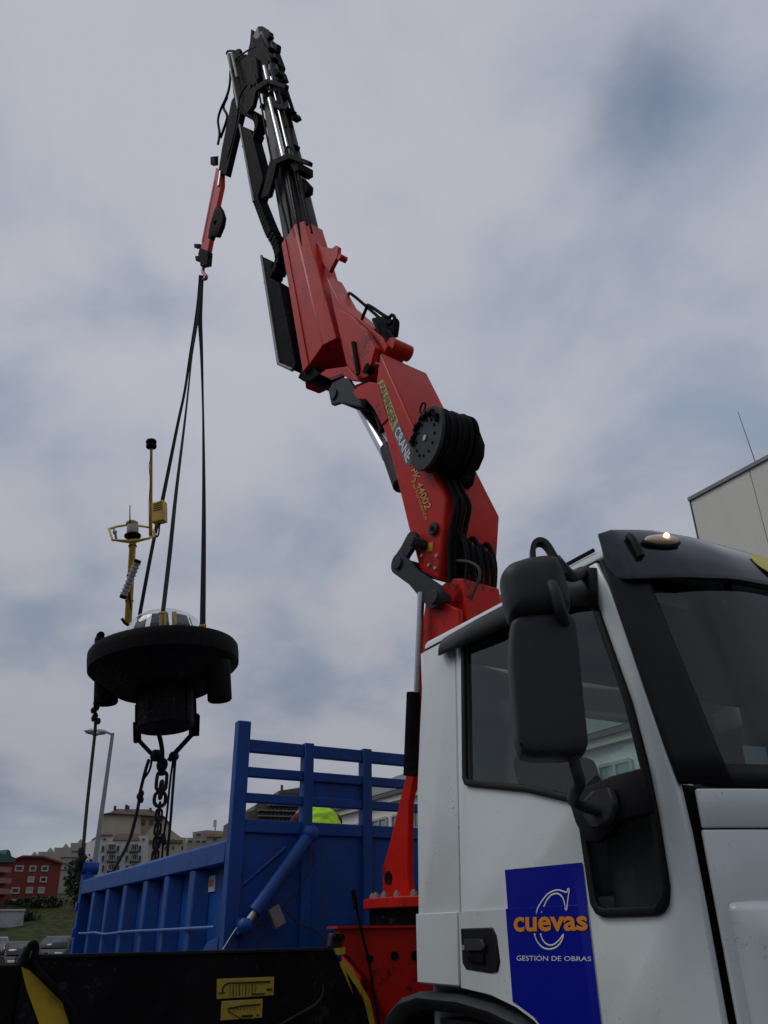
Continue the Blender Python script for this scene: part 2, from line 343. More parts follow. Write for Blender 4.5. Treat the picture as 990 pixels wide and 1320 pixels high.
def azdir(px_x, px_y=1150):
    d = ray(px_x, px_y); return V((d.x, d.y, 0)).normalized()
class Fac:
    """a vertical facade plane r metres out through image column x, turned by yaw degrees"""
    def __init__(s, x, r, yaw=0):
        d = azdir(x); s.p0 = CAM + d*r; s.p0.z = 0
        s.n = -(Matrix.Rotation(R(yaw), 3, 'Z') @ d); s.u = V((0, 0, 1)).cross(s.n).normalized()
        if s.u.dot(_ri) < 0: s.u = -s.u
    def at(s, x, y, off=0.0): return atP(x, y, s.p0 + s.n*off, s.n)
    def wall(s, pts, depth, zb=None, off=0.0):
        q = [s.at(x, y, off) for x, y in pts]
        if zb is not None: q += [V((q[-1].x, q[-1].y, zb)), V((q[0].x, q[0].y, zb))]
        return MB().prism(q, -s.n*depth)
    def rect(s, x0, y0, x1, y1, off, thick):
        a = s.at((x0+x1)/2, (y0+y1)/2, off); w = (s.at(x1, (y0+y1)/2, off)-s.at(x0, (y0+y1)/2, off)).length
        hh = abs(s.at((x0+x1)/2, y0, off).z - s.at((x0+x1)/2, y1, off).z)
        return a, w, hh
    def rot(s): return Matrix((s.u, -s.n, V((0, 0, 1)))).transposed()
    def window(s, parent, x0, y0, x1, y1, fm, pm, fw=0.16, proud=0.10, bars=0, off=0.0, name='window'):
        a, w, hh = s.rect(x0, y0, x1, y1, off, 0); r = s.rot(); c = a + s.n*(proud/2)
        m = MB()
        for sx in (-1, 1): m.box(c + s.u*(sx*(w/2-fw/2)), (fw, proud, hh), r)
        for sz in (-1, 1): m.box(c + V((0, 0, sz*(hh/2-fw/2))), (w-2*fw-0.004, proud-0.01, fw), r)
        for k in range(bars): m.box(c + s.u*((k+1)/(bars+1)-0.5)*w, (fw*0.6, proud-0.02, hh-2*fw-0.004), r)
        f = m.build(name, fm, parent)
        MB().box(a + s.n*0.02, (w-2*fw, 0.03, hh-2*fw), r).build('pane', pm, f)
        return f
    def slab(s, parent, name, x0, y0, x1, y1, mt, proud, off=0.0):
        a, w, hh = s.rect(x0, y0, x1, y1, off, 0)
        return MB().box(a + s.n*(proud/2), (w, proud, hh), s.rot()).build(name, mt, parent)
REDW = mat('red_render', (0.19, 0.033, 0.026), 0.9, var=0.12, scale=0.6, dirt=(0.11, 0.035, 0.03), dirt_amt=0.4, dirt_scale=0.3)
CREAM = mat('cream_render', (0.40, 0.36, 0.27), 0.9, var=0.08, scale=0.4, dirt=(0.20, 0.17, 0.13), dirt_amt=0.5, dirt_scale=0.25, streak=True)
STONEC = mat('pale_concrete_blocks', (0.34, 0.315, 0.26), 0.9, var=0.1, scale=0.5, dirt=(0.18, 0.16, 0.13), dirt_amt=0.5, dirt_scale=0.2)
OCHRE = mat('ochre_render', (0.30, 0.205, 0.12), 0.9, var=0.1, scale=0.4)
WREND = mat('white_render', (0.52, 0.52, 0.52), 0.88, var=0.08, scale=0.4, dirt=(0.26, 0.25, 0.24), dirt_amt=0.5, dirt_scale=0.3, streak=True)
TILE = mat('brown_roof_tile', (0.085, 0.045, 0.037), 0.9, var=0.25, scale=1.5)
GREENR = mat('green_metal_roof', (0.03, 0.085, 0.075), 0.6, var=0.15, scale=0.8)
PANE = mat('dark_window_pane', (0.018, 0.020, 0.023), 0.12, var=0.2, scale=0.3, spec=0.5)
BLIND = mat('pale_roller_blind', (0.36, 0.34, 0.29), 0.8, var=0.06, scale=2)
WFRAME = mat('pale_window_frame', (0.42, 0.40, 0.37), 0.7, var=0.05)
DFRAME = mat('dark_window_frame', (0.05, 0.045, 0.04), 0.6, var=0.1)
BROWNB = mat('brown_brick_facade', (0.095, 0.085, 0.078), 0.9, var=0.15, scale=0.8)
Z5 = lambda x, y: (x/3.0, 880+y/3.0)
Z4 = lambda x, y: (x*130/817.0, 1020+y*130/817.0)
Z6 = lambda x, y: (280+x*280/880.0, 900+y*280/880.0)

# red block on the slope
F = Fac(40, 112, 8)
b = thing('apartment_house', 'red rendered house with shallow gable roof on the grassy slope', 'house', F.at(40, 1166))
F.wall([Z4(45, 575), Z4(185, 528), Z4(350, 532), Z4(500, 582), Z4(462, 860)], 14, 4.0).build('wall', REDW, b)
rf = F.wall([Z4(35, 583), Z4(60, 566), Z4(185, 518), Z4(350, 522), Z4(512, 574), Z4(508, 590), Z4(350, 538), Z4(185, 534)], 15, None, 0.5).build('roof', mat('red_roof_edge', (0.16, 0.04, 0.03), 0.8), b)
for (x0, y0, x1, y1, pm) in [(120, 600, 190, 650, PANE), (237, 602, 293, 650, PANE), (334, 602, 392, 650, PANE), (222, 690, 278, 740, BLIND), (322, 692, 380, 738, PANE),
                             (90, 778, 158, 830, PANE), (208, 776, 266, 828, BLIND), (306, 776, 360, 828, BLIND), (75, 875, 130, 925, DFRAME)]:
    a, c = Z4(x0, y0), Z4(x1, y1); F.window(b, a[0], a[1], c[0], c[1], WFRAME, pm, 0.14)
# its balconied neighbour at the picture's edge
F = Fac(2, 104, 30)
b = thing('apartment_house', 'dark red block with rounded balconies and green metal roof at left edge', 'house', F.at(2, 1170))
F.wall([(-60, 1112), (9, 1112), (5, 1172)], 12, 3.0).build('wall', REDW, b)
gr = MB().prism([F.at(-60, 1110, .6), F.at(-30, 1096, .6), F.at(8, 1101, .6), F.at(20, 1106, .6), F.at(20, 1111, .6), F.at(-60, 1113, .6)], -F.n*12).build('roof', GREENR, b)
MB().prism([F.at(6, 1104, .3), F.at(10, 1095, .3), F.at(13, 1097, .3), F.at(15, 1104, .3)], -F.n*3).build('skylight', GREENR, gr)
for yy in (1118, 1132, 1146): F.slab(b, 'balcony', -24, yy, 7, yy+7, mat('pink_balcony', (0.28, 0.13, 0.11), 0.9), 1.2)
# stepped pale block behind
F = Fac(95, 190, -6)
b = thing('apartment_block', 'pale block building with stepped flat roofs and small skylights behind the red house', 'building', F.at(95, 1150))
F.wall([Z4(235, 540), Z4(235, 522), Z4(310, 522), Z4(310, 490), Z4(440, 490), Z4(440, 456), Z4(572, 456), Z4(572, 418), Z4(756, 418), Z4(756, 700)], 20, 4).build('wall', STONEC, b)
for (x, y) in ((265, 522), (395, 490), (523, 456), (645, 418)):
    q = [F.at(*Z4(x-32, y), 0), F.at(*Z4(x+32, y), 0), F.at(*Z4(x+2, y-42), 0)]
    MB().prism([p - F.n*2 for p in q], -F.n*4).build('skylight', mat('pale_skylight', (0.30, 0.31, 0.32), 0.5), b)
for k in range(4):
    y = 1096.5 + k*8.0; F.slab(b, 'ledge', 78 if k > 0 else 92, y, 119, y+0.8, mat('ledge_concrete', (0.20, 0.185, 0.155), 0.9), 0.35)
for (x, y) in ((520, 610), (515, 690), (600, 560), (660, 560), (690, 640), (560, 640)):
    a = Z4(x, y); F.window(b, a[0], a[1], a[0]+3, a[1]+4, DFRAME, PANE, 0.12)
# white front with glazed galleries
F = Fac(165, 150, 10)
b = thing('apartment_block', 'white apartment front with glazed gallery balconies and brown roof above the tipper side', 'building', F.at(165, 1130))
F.wall([Z5(383, 590), Z5(440, 590), Z5(440, 610), Z5(540, 610), Z5(540, 592), Z5(575, 592), Z5(572, 790)], 14, 3).build('wall', WREND, b)
MB().prism([F.at(*Z5(436, 609), .3), F.at(*Z5(455, 583), -2), F.at(*Z5(540, 583), -2), F.at(*Z5(541, 609), .3)], -F.n*8).build('roof', TILE, b)
MB().prism([F.at(*Z5(380, 590), .5), F.at(*Z5(405, 576), -1), F.at(*Z5(440, 588), .5)], -F.n*8).build('turret_roof', TILE, b)
for r_, y in enumerate((643, 681, 719)):
    for x in (398, 456, 489, 540): F.window(b, *Z5(x-7, y-14), *Z5(x+7, y+14), WFRAME, PANE, 0.10)
    for x in (429, 517):
        gf = F.window(b, *Z5(x-15, y-18), *Z5(x+15, y+8), WFRAME, PANE, 0.10, 0.9, 3, name='gallery')
        F.slab(gf, 'parapet', *Z5(x-16, y+9), *Z5(x+16, y+17), DFRAME, 1.0)
for x in (405, 555): F.window(b, *Z5(x-7, 600), *Z5(x+7, 613), WFRAME, PANE, 0.10)
# cream gable block with dark roof, higher up
F = Fac(165, 210, -8)
b = thing('apartment_block', 'cream blank-walled block with dark brown hip roof, highest on the hill', 'building', F.at(165, 1075))
F.wall([Z5(398, 512), Z5(545, 508), Z5(545, 640)], 16, 5).build('wall', CREAM, b)
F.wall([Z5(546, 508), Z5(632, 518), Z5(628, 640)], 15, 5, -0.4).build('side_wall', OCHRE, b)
rf = MB().prism([F.at(*Z5(392, 508), 1), F.at(*Z5(425, 502), 1), F.at(*Z5(448, 488), -3), F.at(*Z5(582, 490), -3), F.at(*Z5(636, 516), 1), F.at(*Z5(632, 521), 1), F.at(*Z5(545, 512), 1)], -F.n*14).build('roof', TILE, b)
for x, y, y2 in ((446, 478, 492), (490, 474, 490), (497, 478, 490), (583, 486, 494)): F.slab(rf, 'chimney', *Z5(x-4, y), *Z5(x+4, y2), TILE, 1.0, -2)
for x in (555, 585): F.window(b, *Z5(x-6, 530), *Z5(x+6, 552), DFRAME, PANE, 0.12, off=-0.4)
# pale gable and tile roof in front of it, right of the chain
F = Fac(215, 170, 6)
b = thing('terraced_house', 'pale gabled house with low brown roof behind the hanging chain', 'house', F.at(215, 1100))
F.wall([Z5(548, 600), Z5(608, 540), Z5(640, 553), Z5(700, 598), Z5(722, 600), Z5(722, 760)], 12, 3).build('wall', CREAM, b)
MB().prism([F.at(*Z5(575, 618), .6), F.at(*Z5(580, 600), -.5), F.at(*Z5(705, 600), -.5), F.at(*Z5(708, 618), .6)], -F.n*0.5).build('roof', TILE, b)
for x, y in ((600, 640), (640, 640), (670, 640), (670, 612), (735-30, 640)): F.window(b, *Z5(x-6, y-10), *Z5(x+6, y+10), WFRAME, PANE, 0.10)
# stepped terraces right
F = Fac(262, 185, -4)
b = thing('apartment_block', 'beige terraced block with rooftop tank and aerials beside the blue headboard post', 'building', F.at(262, 1100))
F.wall([Z5(724, 600), Z5(745, 600), Z5(745, 578), Z5(800, 570), Z5(862, 574), Z5(862, 590), Z5(905, 592), Z5(905, 760)], 14, 3).build('wall', mat('beige_render', (0.30, 0.265, 0.22), 0.9, var=.1, scale=.4), b)
F.slab(b, 'brick_band', *Z5(800, 585), *Z5(862, 597), OCHRE, 0.6)
for x, y in ((768, 588), (765, 615), (790, 615), (736, 615), (830, 607)): F.window(b, *Z5(x-11, y-7), *Z5(x+11, y+7), WFRAME, PANE, 0.10)
MB().cyl(F.at(*Z5(832, 575), -2), F.at(*Z5(832, 530), -2), 0.12, n=6).build('aerial', DFRAME, b)
F.slab(b, 'rooftop_tank', *Z5(826, 533), *Z5(838, 558), SILVER, 0.6, -2)
# dark apartment block seen through the headboard
F = Fac(350, 120, 14)
b = thing('apartment_block', 'dark brown apartment block seen through the headboard rails', 'building', F.at(350, 1060))
F.wall([Z6(118, 462), Z6(150, 452), Z6(158, 430), Z6(205, 412), Z6(245, 400), Z6(250, 375), Z6(345, 360), Z6(420, 350), Z6(420, 560)], 16, 2).build('wall', BROWNB, b)
for r_ in range(4):
    y = 428+r_*22; F.slab(b, 'balcony', *Z6(165 if r_ else 205, y+8), *Z6(420, y+14), mat('balcony_edge', (0.15, 0.14, 0.13), 0.9), 1.0)
    for k in range(13):
        x = 212+k*16; F.window(b, *Z6(x, y-8), *Z6(x+11, y+7), DFRAME, PANE, 0.08, 0.06)
for k in range(4): F.window(b, *Z6(262+k*24, 384), *Z6(278+k*24, 402), DFRAME, PANE, 0.1)
MB().cyl(F.at(*Z6(262, 374), -2), F.at(*Z6(262, 352), -2), 0.2, n=6).build('chimney', DFRAME, b)
# graffiti wall
F = Fac(15, 92, 10)
WALLW = mat('painted_wall', (0.36, 0.36, 0.37), 0.9, var=0.1, scale=1.0, dirt=(0.05, 0.05, 0.055), dirt_amt=0.85, dirt_scale=1.1)
w_ = thing('retaining_wall', 'white low wall covered in dark scribbles at foot of red house', 'wall', F.at(12, 1196))
F.wall([(-30, 1173), (32, 1173), (29, 1197)], 0.5, 1.5).build('wall_face', WALLW, w_)
F.slab(w_, 'coping', -30, 1172, 33, 1174, WREND, 0.15)

# long white building with deep eaves beyond the truck
EY = 20.0
WB = mat('warm_white_wall', (0.74, 0.73, 0.68), 0.85, var=0.05, scale=0.5, dirt=(0.40, 0.39, 0.36), dirt_amt=0.3, dirt_scale=.4, streak=True)
WG = mat('green_tinted_pane', (0.16, 0.24, 0.24), 0.1, var=0.1, scale=.4, spec=.7)
b = thing('harbour_building', 'long white building with deep boxed eaves and tall windows beyond the truck', 'building', (-25, EY, 0))
MB().bx(-40.5, -12.5, EY, EY+9, 0, 7.2).build('wall', WB, b)
MB().bx(-41.3, -12.4, EY-0.22, EY-0.02, 7.0, 7.45).build('eave', mat('eave_boards', (0.62, 0.59, 0.50), 0.8, var=.08), b)
MB().bx(-41.4, -12.3, EY-0.33, EY-0.23, 7.25, 7.42).build('gutter', mat('dark_gutter', (0.10, 0.10, 0.10), 0.5), b)
rfm = MB().prism([V((-41.4, EY-0.3, 7.46)), V((-41.4, EY+4.5, 9.6)), V((-41.4, EY+10, 7.46))], (29.0, 0, 0)).build('roof', mat('grey_green_tiles', (0.14, 0.16, 0.15), 0.85, var=.4, scale=3, bump=.6, bscale=6), b)
wf = None
for k in range(14):
    x = -39.2 + k*1.95
    for z0, z1 in ((4.4, 6.4), (1.2, 3.2)):
        if wf is None:
            m_ = MB()
            for sx in (-0.72, 0.0, 0.72): m_.bx(x+sx-.05, x+sx+.05, EY-.10, EY-.003, z0, z1)
            for zz in (z0, z1, z0+1.25): m_.bx(x-.68, x+.68, EY-.09, EY-.004, zz-.05, zz+.05)
            wf = m_.build('window', WFRAME, b); MB().bx(x-.7, x+.7, EY-.035, EY-.005, z0, z1).build('pane', WG, wf); wx, wz = x, z0
        else:
            c = copy_tree(wf, b); c.location = V((x-wx, 0, z0-wz))
# tall panel-clad block
b = thing('panel_clad_block', 'tall off-white windowless block with joined wall panels behind the cab roof', 'building', (-6, 15, 0))
PAN = mat('off_white_panel', (0.70, 0.70, 0.62), 0.8, var=0.04, scale=0.6, dirt=(0.55, 0.55, 0.49), dirt_amt=0.4, dirt_scale=0.5, streak=True)
MB().bx(-11.06, 6, 15.06, 27, 0, 10.7).build('core', PAN, b)
pn = MB().bx(-11.10, -9.44, 15.0, 15.05, 0.3, 10.72).build('wall_panel', PAN, b, bevel=.006)
for k in range(1, 10): c = copy_tree(pn, b); c.location = V((k*1.68, 0, 0))
MB().bx(-11.14, 6.1, 14.95, 27.1, 10.73, 10.82).build('coping', mat('grey_coping', (0.20, 0.21, 0.21), 0.5), b)
MB().bx(-11.13, -11.102, 14.98, 15.06, 0.3, 10.725).build('corner_trim', mat('dark_corner', (0.09, 0.09, 0.085), 0.6), b)
p_ = atY(976, 600, 15.5)
MB().cyl((p_.x, 15.5, 10.82), (p_.x-.12, 15.5, 12.6), 0.012, 0.006, 6).build('lightning_rod', DFRAME, b)

# unseen sheds behind and beside the viewer, added to darken reflections in paint and glass
SHED = mat('dark_brick', (0.075, 0.058, 0.05), 0.9, var=0.2, scale=0.7); SROOF = mat('shed_roof_sheet', (0.09, 0.09, 0.095), 0.7, var=.2)
for nm, lab, x0, x1, y0, y1, hh2, fx in (('added_dark_shed', 'long dark brick quay shed behind the viewer', -45, 28, -42, -26, 9.0, 'y'), ('added_dark_shed', 'dark brick shed closing the yard ahead of the truck', 30, 46, -24, 34, 10.0, 'x')):
    b = thing(nm, lab, 'shed', ((x0+x1)/2, (y0+y1)/2, 0), 'quay sheds')
    MB().bx(x0, x1, y0, y1, 0, hh2).build('wall', SHED, b)
    if fx == 'y': MB().prism([V((x0-.4, y0-.4, hh2+.002)), V((x0-.4, (y0+y1)/2, hh2+3)), V((x0-.4, y1+.4, hh2+.002))], (x1-x0+.8, 0, 0)).build('roof', SROOF, b)
    else: MB().prism([V((x0-.4, y0-.4, hh2+.002)), V(((x0+x1)/2, y0-.4, hh2+3)), V((x1+.4, y0-.4, hh2+.002))], (0, y1-y0+.8, 0)).build('roof', SROOF, b)
    L_ = (x1-x0) if fx == 'y' else (y1-y0); nd = int(L_//9)
    for k in range(nd):
        c_ = (k+.5)*L_/nd
        if fx == 'y':
            d_ = MB().bx(x0+c_-1.8, x0+c_+1.8, y1+.003, y1+.12, 0, 4.2).build('door', SROOF, b); MB().bx(x0+c_-1.5, x0+c_+1.5, y1+.003, y1+.08, 5.4, 7.0).build('window', PANE, b)
        else:
            d_ = MB().bx(x0-.12, x0-.003, y0+c_-1.8, y0+c_+1.8, 0, 4.2).build('door', SROOF, b); MB().bx(x0-.08, x0-.003, y0+c_-1.5, y0+c_+1.5, 5.4, 7.0).build('window', PANE, b)

# shrubs at the slope
LEAF = mat('dark_leaves', (0.028, 0.042, 0.018), 0.8, var=0.5, scale=1.5)
BARK = mat('bark', (0.06, 0.045, 0.035), 0.9)
def shrub(px_x, px_y, r, w, hgt, n, label):
    d = azdir(px_x); base = CAM + d*r; base.z = hill_h(r, math.degrees(math.atan2(d.y, d.x)) % 360) - 0.1
    t = thing('shrub', label, 'shrub', base, 'shrubs on the slope')
    MB().cyl(base, base+V((0, 0, hgt*.6)), 0.10, 0.03, 7).build('stem', BARK, t)
    m_ = MB()
    cl = [(random.gauss(0, .5)*w/2, random.gauss(0, .5)*w/2, random.uniform(.3, 1)*hgt) for _ in range(14)]
    for i in range(n):
        c = random.choice(cl); q = base + V((c[0]+random.gauss(0, .18)*w, c[1]+random.gauss(0, .18)*w, max(.1, c[2]+random.gauss(0, .12)*hgt)))
        a = V((random.gauss(0, 1), random.gauss(0, 1), random.gauss(0, 1))).normalized()*random.uniform(.12, .28); e = a.orthogonal()*.6
        m_.add([q-a, q+e, q+a, q-e], [(0, 1, 2, 3)])
    m_.build('crown', LEAF, t, smooth=180)
shrub(98, 1150, 100, 2.0, 4.2, 1300, 'tall dark shrub beside the tail end of the blue tipper')
shrub(50, 1160, 106, 4.0, 0.9, 900, 'low dark hedge bush below the red house windows')
shrub(68, 1158, 105, 3.0, 0.7, 700, 'low hedge bush right of the red house foundation')
shrub(38, 1172, 97, 2.0, 0.8, 500, 'small bush beside end of the scribbled white wall')

# street lamp
D = 31.0; d = azdir(120, 1127); base = CAM + d*D; base.z = 0
t = thing('street_lamp', 'tall grey street lamp with single drop head behind the tipper', 'street lamp', base)
top = atP(144, 945, base, -d); tz = top.z
gm = mat('galvanised_pole', (0.24, 0.26, 0.28), 0.5, metal=0.3, var=.1)
MB().cyl(base, (base.x, base.y, tz), 0.11, 0.06, 12).build('pole', gm, t)
hp = atP(120, 942, base, -d); tp = V((base.x, base.y, tz-.04))
MB().tube([tp+V((0, 0, -.02)), tp+(hp-tp)*.5+V((0, 0, .06)), tp+(hp-tp)*.62], .04, 8).build('arm', gm, t)
c = tp + (hp-tp)*.85; dirv = (hp-tp); dirv.z = 0; dirv.normalize()
hm = MB(); rings = []
for k in range(9):
    s_ = -1+2*k/8; rr = max(.02, math.sqrt(1-abs(s_)**2.4)); pc = c + dirv*(s_*.42)
    sd_ = dirv.cross(V((0, 0, 1)))
    rings.append([pc + sd_*(math.cos(a)*.16*rr) + V((0, 0, math.sin(a)*(.09 if math.sin(a) > 0 else .13)*rr)) for a in [2*math.pi*i/14 for i in range(14)]])
hm.loft(rings); hd = hm.build('lamp_head', SILVER, t)
MB().ball(c + V((0, 0, -.10)), .2, 12, (1.3, .6, .35)).build('diffuser', mat('lamp_bowl', (.5, .52, .52), .2), hd)

# ================================================================== TRUCK (cab and chassis)
YN, YF, YC = 2.15, 4.65, 3.40
def sideY(z, off=0.0): return YN + 0.06*max(0, z-2.1) - off
def SP(pts, off=0.0, far=False):
    r = [V((x, sideY(z, off), z)) for x, z in pts]
    return [V((p.x, 2*YC-p.y, p.z)) for p in r] if far else r
def inset(pts, d):
    n = len(pts); o = []
    area = sum(pts[i][0]*pts[(i+1) % n][1]-pts[(i+1) % n][0]*pts[i][1] for i in range(n)); s = 1 if area > 0 else -1
    for i in range(n):
        p0, p1, p2 = V(pts[i-1]), V(pts[i]), V(pts[(i+1) % n])
        a, b_ = (p1-p0).normalized(), (p2-p1).normalized()
        na, nb = V((-a.y, a.x))*s, V((-b_.y, b_.x))*s; nn = (na+nb).normalized()
        o.append(tuple(p1 + nn*(d/max(.5, nn.dot(na)))))
    return o
truck = thing('truck', 'white truck cab with blue company decal on its door', 'truck', (-4.5, YC, 0))
HOLE = [(-2.98, 2.163), (-3.005, 2.172), (-3.02, 2.20), (-3.02, 2.82), (-3.0, 2.843), (-2.18, 2.843), (-2.15, 2.83), (-2.13, 2.76), (-2.0, 2.31), (-1.96, 2.07),
        (-1.95, 1.95), (-1.952, 1.71), (-1.965, 1.67), (-1.99, 1.648), (-2.02, 1.64), (-2.25, 1.64), (-2.28, 1.65), (-2.30, 1.68), (-2.31, 1.92), (-2.325, 1.985), (-2.36, 2.02), (-2.6, 2.088)]
DOOR = [(-3.085, 2.885), (-2.10, 2.885), (-2.05, 2.76), (-1.972, 2.46), (-1.94, 2.33), (-1.856, 2.0), (-1.846, 1.86), (-1.842, 1.65), (-1.842, 1.36), (-1.842, 0.95), (-2.40, 0.95),
        (-2.46, 1.10), (-2.55, 1.225), (-2.66, 1.308), (-2.76, 1.347), (-2.91, 1.38), (-3.105, 1.398), (-3.096, 1.68)]
REARP = [(-3.093, 2.885), (-3.375, 2.885), (-3.40, 2.55), (-3.42, 2.2), (-3.435, 1.68), (-3.44, 1.405), (-3.113, 1.402), (-3.104, 1.68)]
for far in (False, True):
    dr = holed(SP(DOOR, 0, far), [SP(HOLE, 0, far)]).build('door', WHITE, truck, bevel=.006, solid=.028)
    if not far: door = dr
    holed(SP(REARP, 0, far)).build('rear_side_panel', WHITE, truck, bevel=.006, solid=.028)
    holed(SP(inset(HOLE, -.003), .018, far), [SP(inset(HOLE, .024), .018, far)]).build('window_seal', TRIM, dr, bevel=.006, solid=.022)
    holed(SP(inset(HOLE, .015), .006, far)).build('window_glass', GLASS, dr)
    MOUNT = [(-2.345, 2.03), (-2.30, 2.045), (-2.12, 2.07), (-1.965, 2.075), (-1.955, 1.93), (-2.10, 1.925), (-2.16, 1.89), (-2.22, 1.865), (-2.28, 1.875), (-2.32, 1.94)]
    holed(SP(MOUNT, .020, far)).build('mirror_mount_plate', TRIM, dr, bevel=.006, solid=.03)
    # lower swage: a shallow wedge that dies out towards the front
    yb = YN-.0155; sgn = 1
    sw = [(-3.094, 1.676), (-2.325, 1.676), (-2.325, 1.31), (-2.40, .96), (-2.46, 1.11), (-2.55, 1.235), (-2.66, 1.318), (-2.76, 1.356), (-2.91, 1.388), (-3.102, 1.403)]
    def wedge(pts, thick):
        base = [V((x, yb, z)) for x, z in pts]
        topp = [V((x, yb - thick*min(1, max(.06, (-2.325-x)/.5)), z)) for x, z in pts]
        if far: base = [V((p.x, 2*YC-p.y, p.z)) for p in base]; topp = [V((p.x, 2*YC-p.y, p.z)) for p in topp]
        m_ = MB(); n = len(pts); tri = geometry.tessellate_polygon([[V((p[0], p[1], 0)) for p in pts]])
        m_.add(base+topp, [tuple(t) for t in tri]+[tuple(i+n for i in t) for t in tri]+[(i, (i+1) % n, (i+1) % n+n, i+n) for i in range(n)])
        return m_
    wedge(sw, .012).build('lower_door_skin', WHITE, dr, bevel=.004)
    wedge([(-3.433, 1.676), (-3.108, 1.676), (-3.117, 1.408), (-3.437, 1.410)], .012).build('lower_side_skin', WHITE, truck, bevel=.004)

# roof, back wall with window, lining
RP = [(2.196, 2.892), (2.20, 2.925), (2.215, 2.945), (2.25, 2.96), (2.6, 2.985), (4.2, 2.985), (4.55, 2.96), (4.585, 2.945), (4.60, 2.925), (4.604, 2.892)]
MB().prism([V((-3.395, y, z)) for y, z in RP], (1.33, 0, 0)).build('roof', WHITE, truck, bevel=.012)
MB().tube([V((-3.37, 2.192, 2.892)), V((-2.7, 2.192, 2.893)), V((-2.1, 2.194, 2.890))], .007, 6, 1).build('roof_gutter', TRIM, truck)
MB().tube([V((-2.42, 2.21, 2.955)), V((-2.13, 2.21, 2.955))], .009, 6, 1).build('roof_rail', TRIM, truck)
bw = holed([V((-3.40, y, z)) for y, z in ((2.19, 1.2), (4.61, 1.2), (4.61, 2.885), (2.19, 2.885))], [[V((-3.40, y, z)) for y, z in ((2.75, 2.15), (4.05, 2.15), (4.05, 2.665), (2.75, 2.665))]]).build('back_wall', WHITE, truck, solid=.03)
MB().bx(-3.40, -3.39, 2.74, 4.06, 2.14, 2.675).build('rear_window', GLASS, truck)
MB().bx(-3.37, -1.95, 2.19, 4.61, 1.22, 1.28).build('cab_floor', CABIN, truck)
MB().bx(-3.37, -2.10, 2.22, 4.58, 2.855, 2.885).build('headliner', CABIN, truck, bevel=.01)
MB().prism([V((-2.28, 2.2, 1.3)), V((-2.28, 2.2, 1.98)), V((-2.2, 2.2, 2.06)), V((-1.9, 2.2, 2.02)), V((-1.86, 2.2, 1.3))], (0, 2.4, 0)).build('dashboard', CABIN, truck, bevel=.03)
for y in (2.75, 4.05):
    m_ = MB(); m_.bx(-3.0, -2.5, y-.25, y+.25, 1.55, 1.72); s_ = m_.build('seat', CABIN, truck, bevel=.05, seg=3)
    MB().prism([V((-3.02, y-.24, 1.7)), V((-3.2, y-.22, 2.35)), V((-3.08, y-.22, 2.38)), V((-2.88, y-.24, 1.72))], (0, .48, 0)).build('backrest', CABIN, s_, bevel=.05, seg=3)
    MB().bx(-3.2, -3.1, y-.14, y+.14, 2.42, 2.6).build('headrest', CABIN, s_, bevel=.03, seg=3)
m_ = MB(); c0 = V((-2.42, 4.05, 2.02)); ax = V((-.55, 0, .84)); u = ax.orthogonal().normalized(); w2 = ax.cross(u)
m_.tube([c0+(u*math.cos(a)+w2*math.sin(a))*.24 for a in [2*math.pi*i/20 for i in range(21)]], .017, 8, 1)
for a in (.5, 2.6, 4.7): m_.cyl(c0-ax*.03, c0+(u*math.cos(a)+w2*math.sin(a))*.24, .018, .014, 8)
m_.cyl(c0, c0-ax*.5, .035, .05, 10); m_.build('steering_wheel', TRIM, truck)
MB().prism([V((-2.16, 2.3, 2.85)), V((-2.16, 2.95, 2.85)), V((-2.30, 2.95, 2.70)), V((-2.30, 2.3, 2.70))], (.02, 0, .02)).build('sun_visor', TRIM, truck, bevel=.01)
MB().prism([V((-2.95, 2.24, 2.83)), V((-2.5, 2.24, 2.83)), V((-2.5, 2.24, 2.62)), V((-2.62, 2.24, 2.63)), V((-2.8, 2.24, 2.76))], (0, .02, 0)).build('side_blind', TRIM, truck, bevel=.006)

# windscreen, pillars and front, one horizontal plan curve
def XE(z): return -1.848 - 0.275*max(0, z-2.0)
def XF(y, z, push=0.0):
    t = min(1, abs(y-YC)/1.25); return XE(z) + 0.21*(1-t**3.2) + push
def front_grid(y0, y1, zs, ny=28, push=0.0, e=0.0):
    m_ = MB(); rows = []
    for z in zs:
        k = 0.06*max(0, z-2.1)
        rows.append([V((XF(y, z, push), YC + (y-YC)*(1-k/1.25), z)) for y in [y0+(y1-y0)*i/ny for i in range(ny+1)]])
    return m_.loft(rows, closed=False, cap=False)
zz = [2.03+.84*i/8 for i in range(9)]
front_grid(2.29, 4.51, zz, 36, -.012).build('windscreen', WSGLASS, truck, smooth=180)
for a, b_ in ((2.143, 2.30), (4.50, 4.657)): front_grid(a, b_, [2.01+.87*i/8 for i in range(9)], 8, .004).build('windscreen_pillar', TRIM, truck, smooth=180, solid=.02)
front_grid(2.26, 4.54, [2.00, 2.035, 2.07], 36, .004).build('windscreen_lower_border', TRIM, truck, smooth=180, solid=.012)
front_grid(2.26, 4.54, [2.82, 2.885], 36, .004).build('windscreen_upper_border', TRIM, truck, smooth=180, solid=.012)
def wiper(y0):
    MB().tube([V((XF(y0, 2.05)+.03, y0, 2.05)), V((XF(y0+.3, 2.10)+.03, y0+.3, 2.10)), V((XF(y0+.75, 2.12)+.03, y0+.75, 2.12))], .010, 6).build('wiper', TRIM, truck)
wiper(2.62); wiper(3.5)
z9 = atX(900, 803, -2.14).z
MB().prism([V((-2.14, 2.26, 2.868)), V((-2.12, 2.26, z9+.04)), V((-2.16, 2.26, z9)), V((-2.42, 2.26, z9+.03)), V((-2.45, 2.26, 2.868))], (0, 2.28, 0)).build('overhead_shelf', TRIM, truck, bevel=.02)
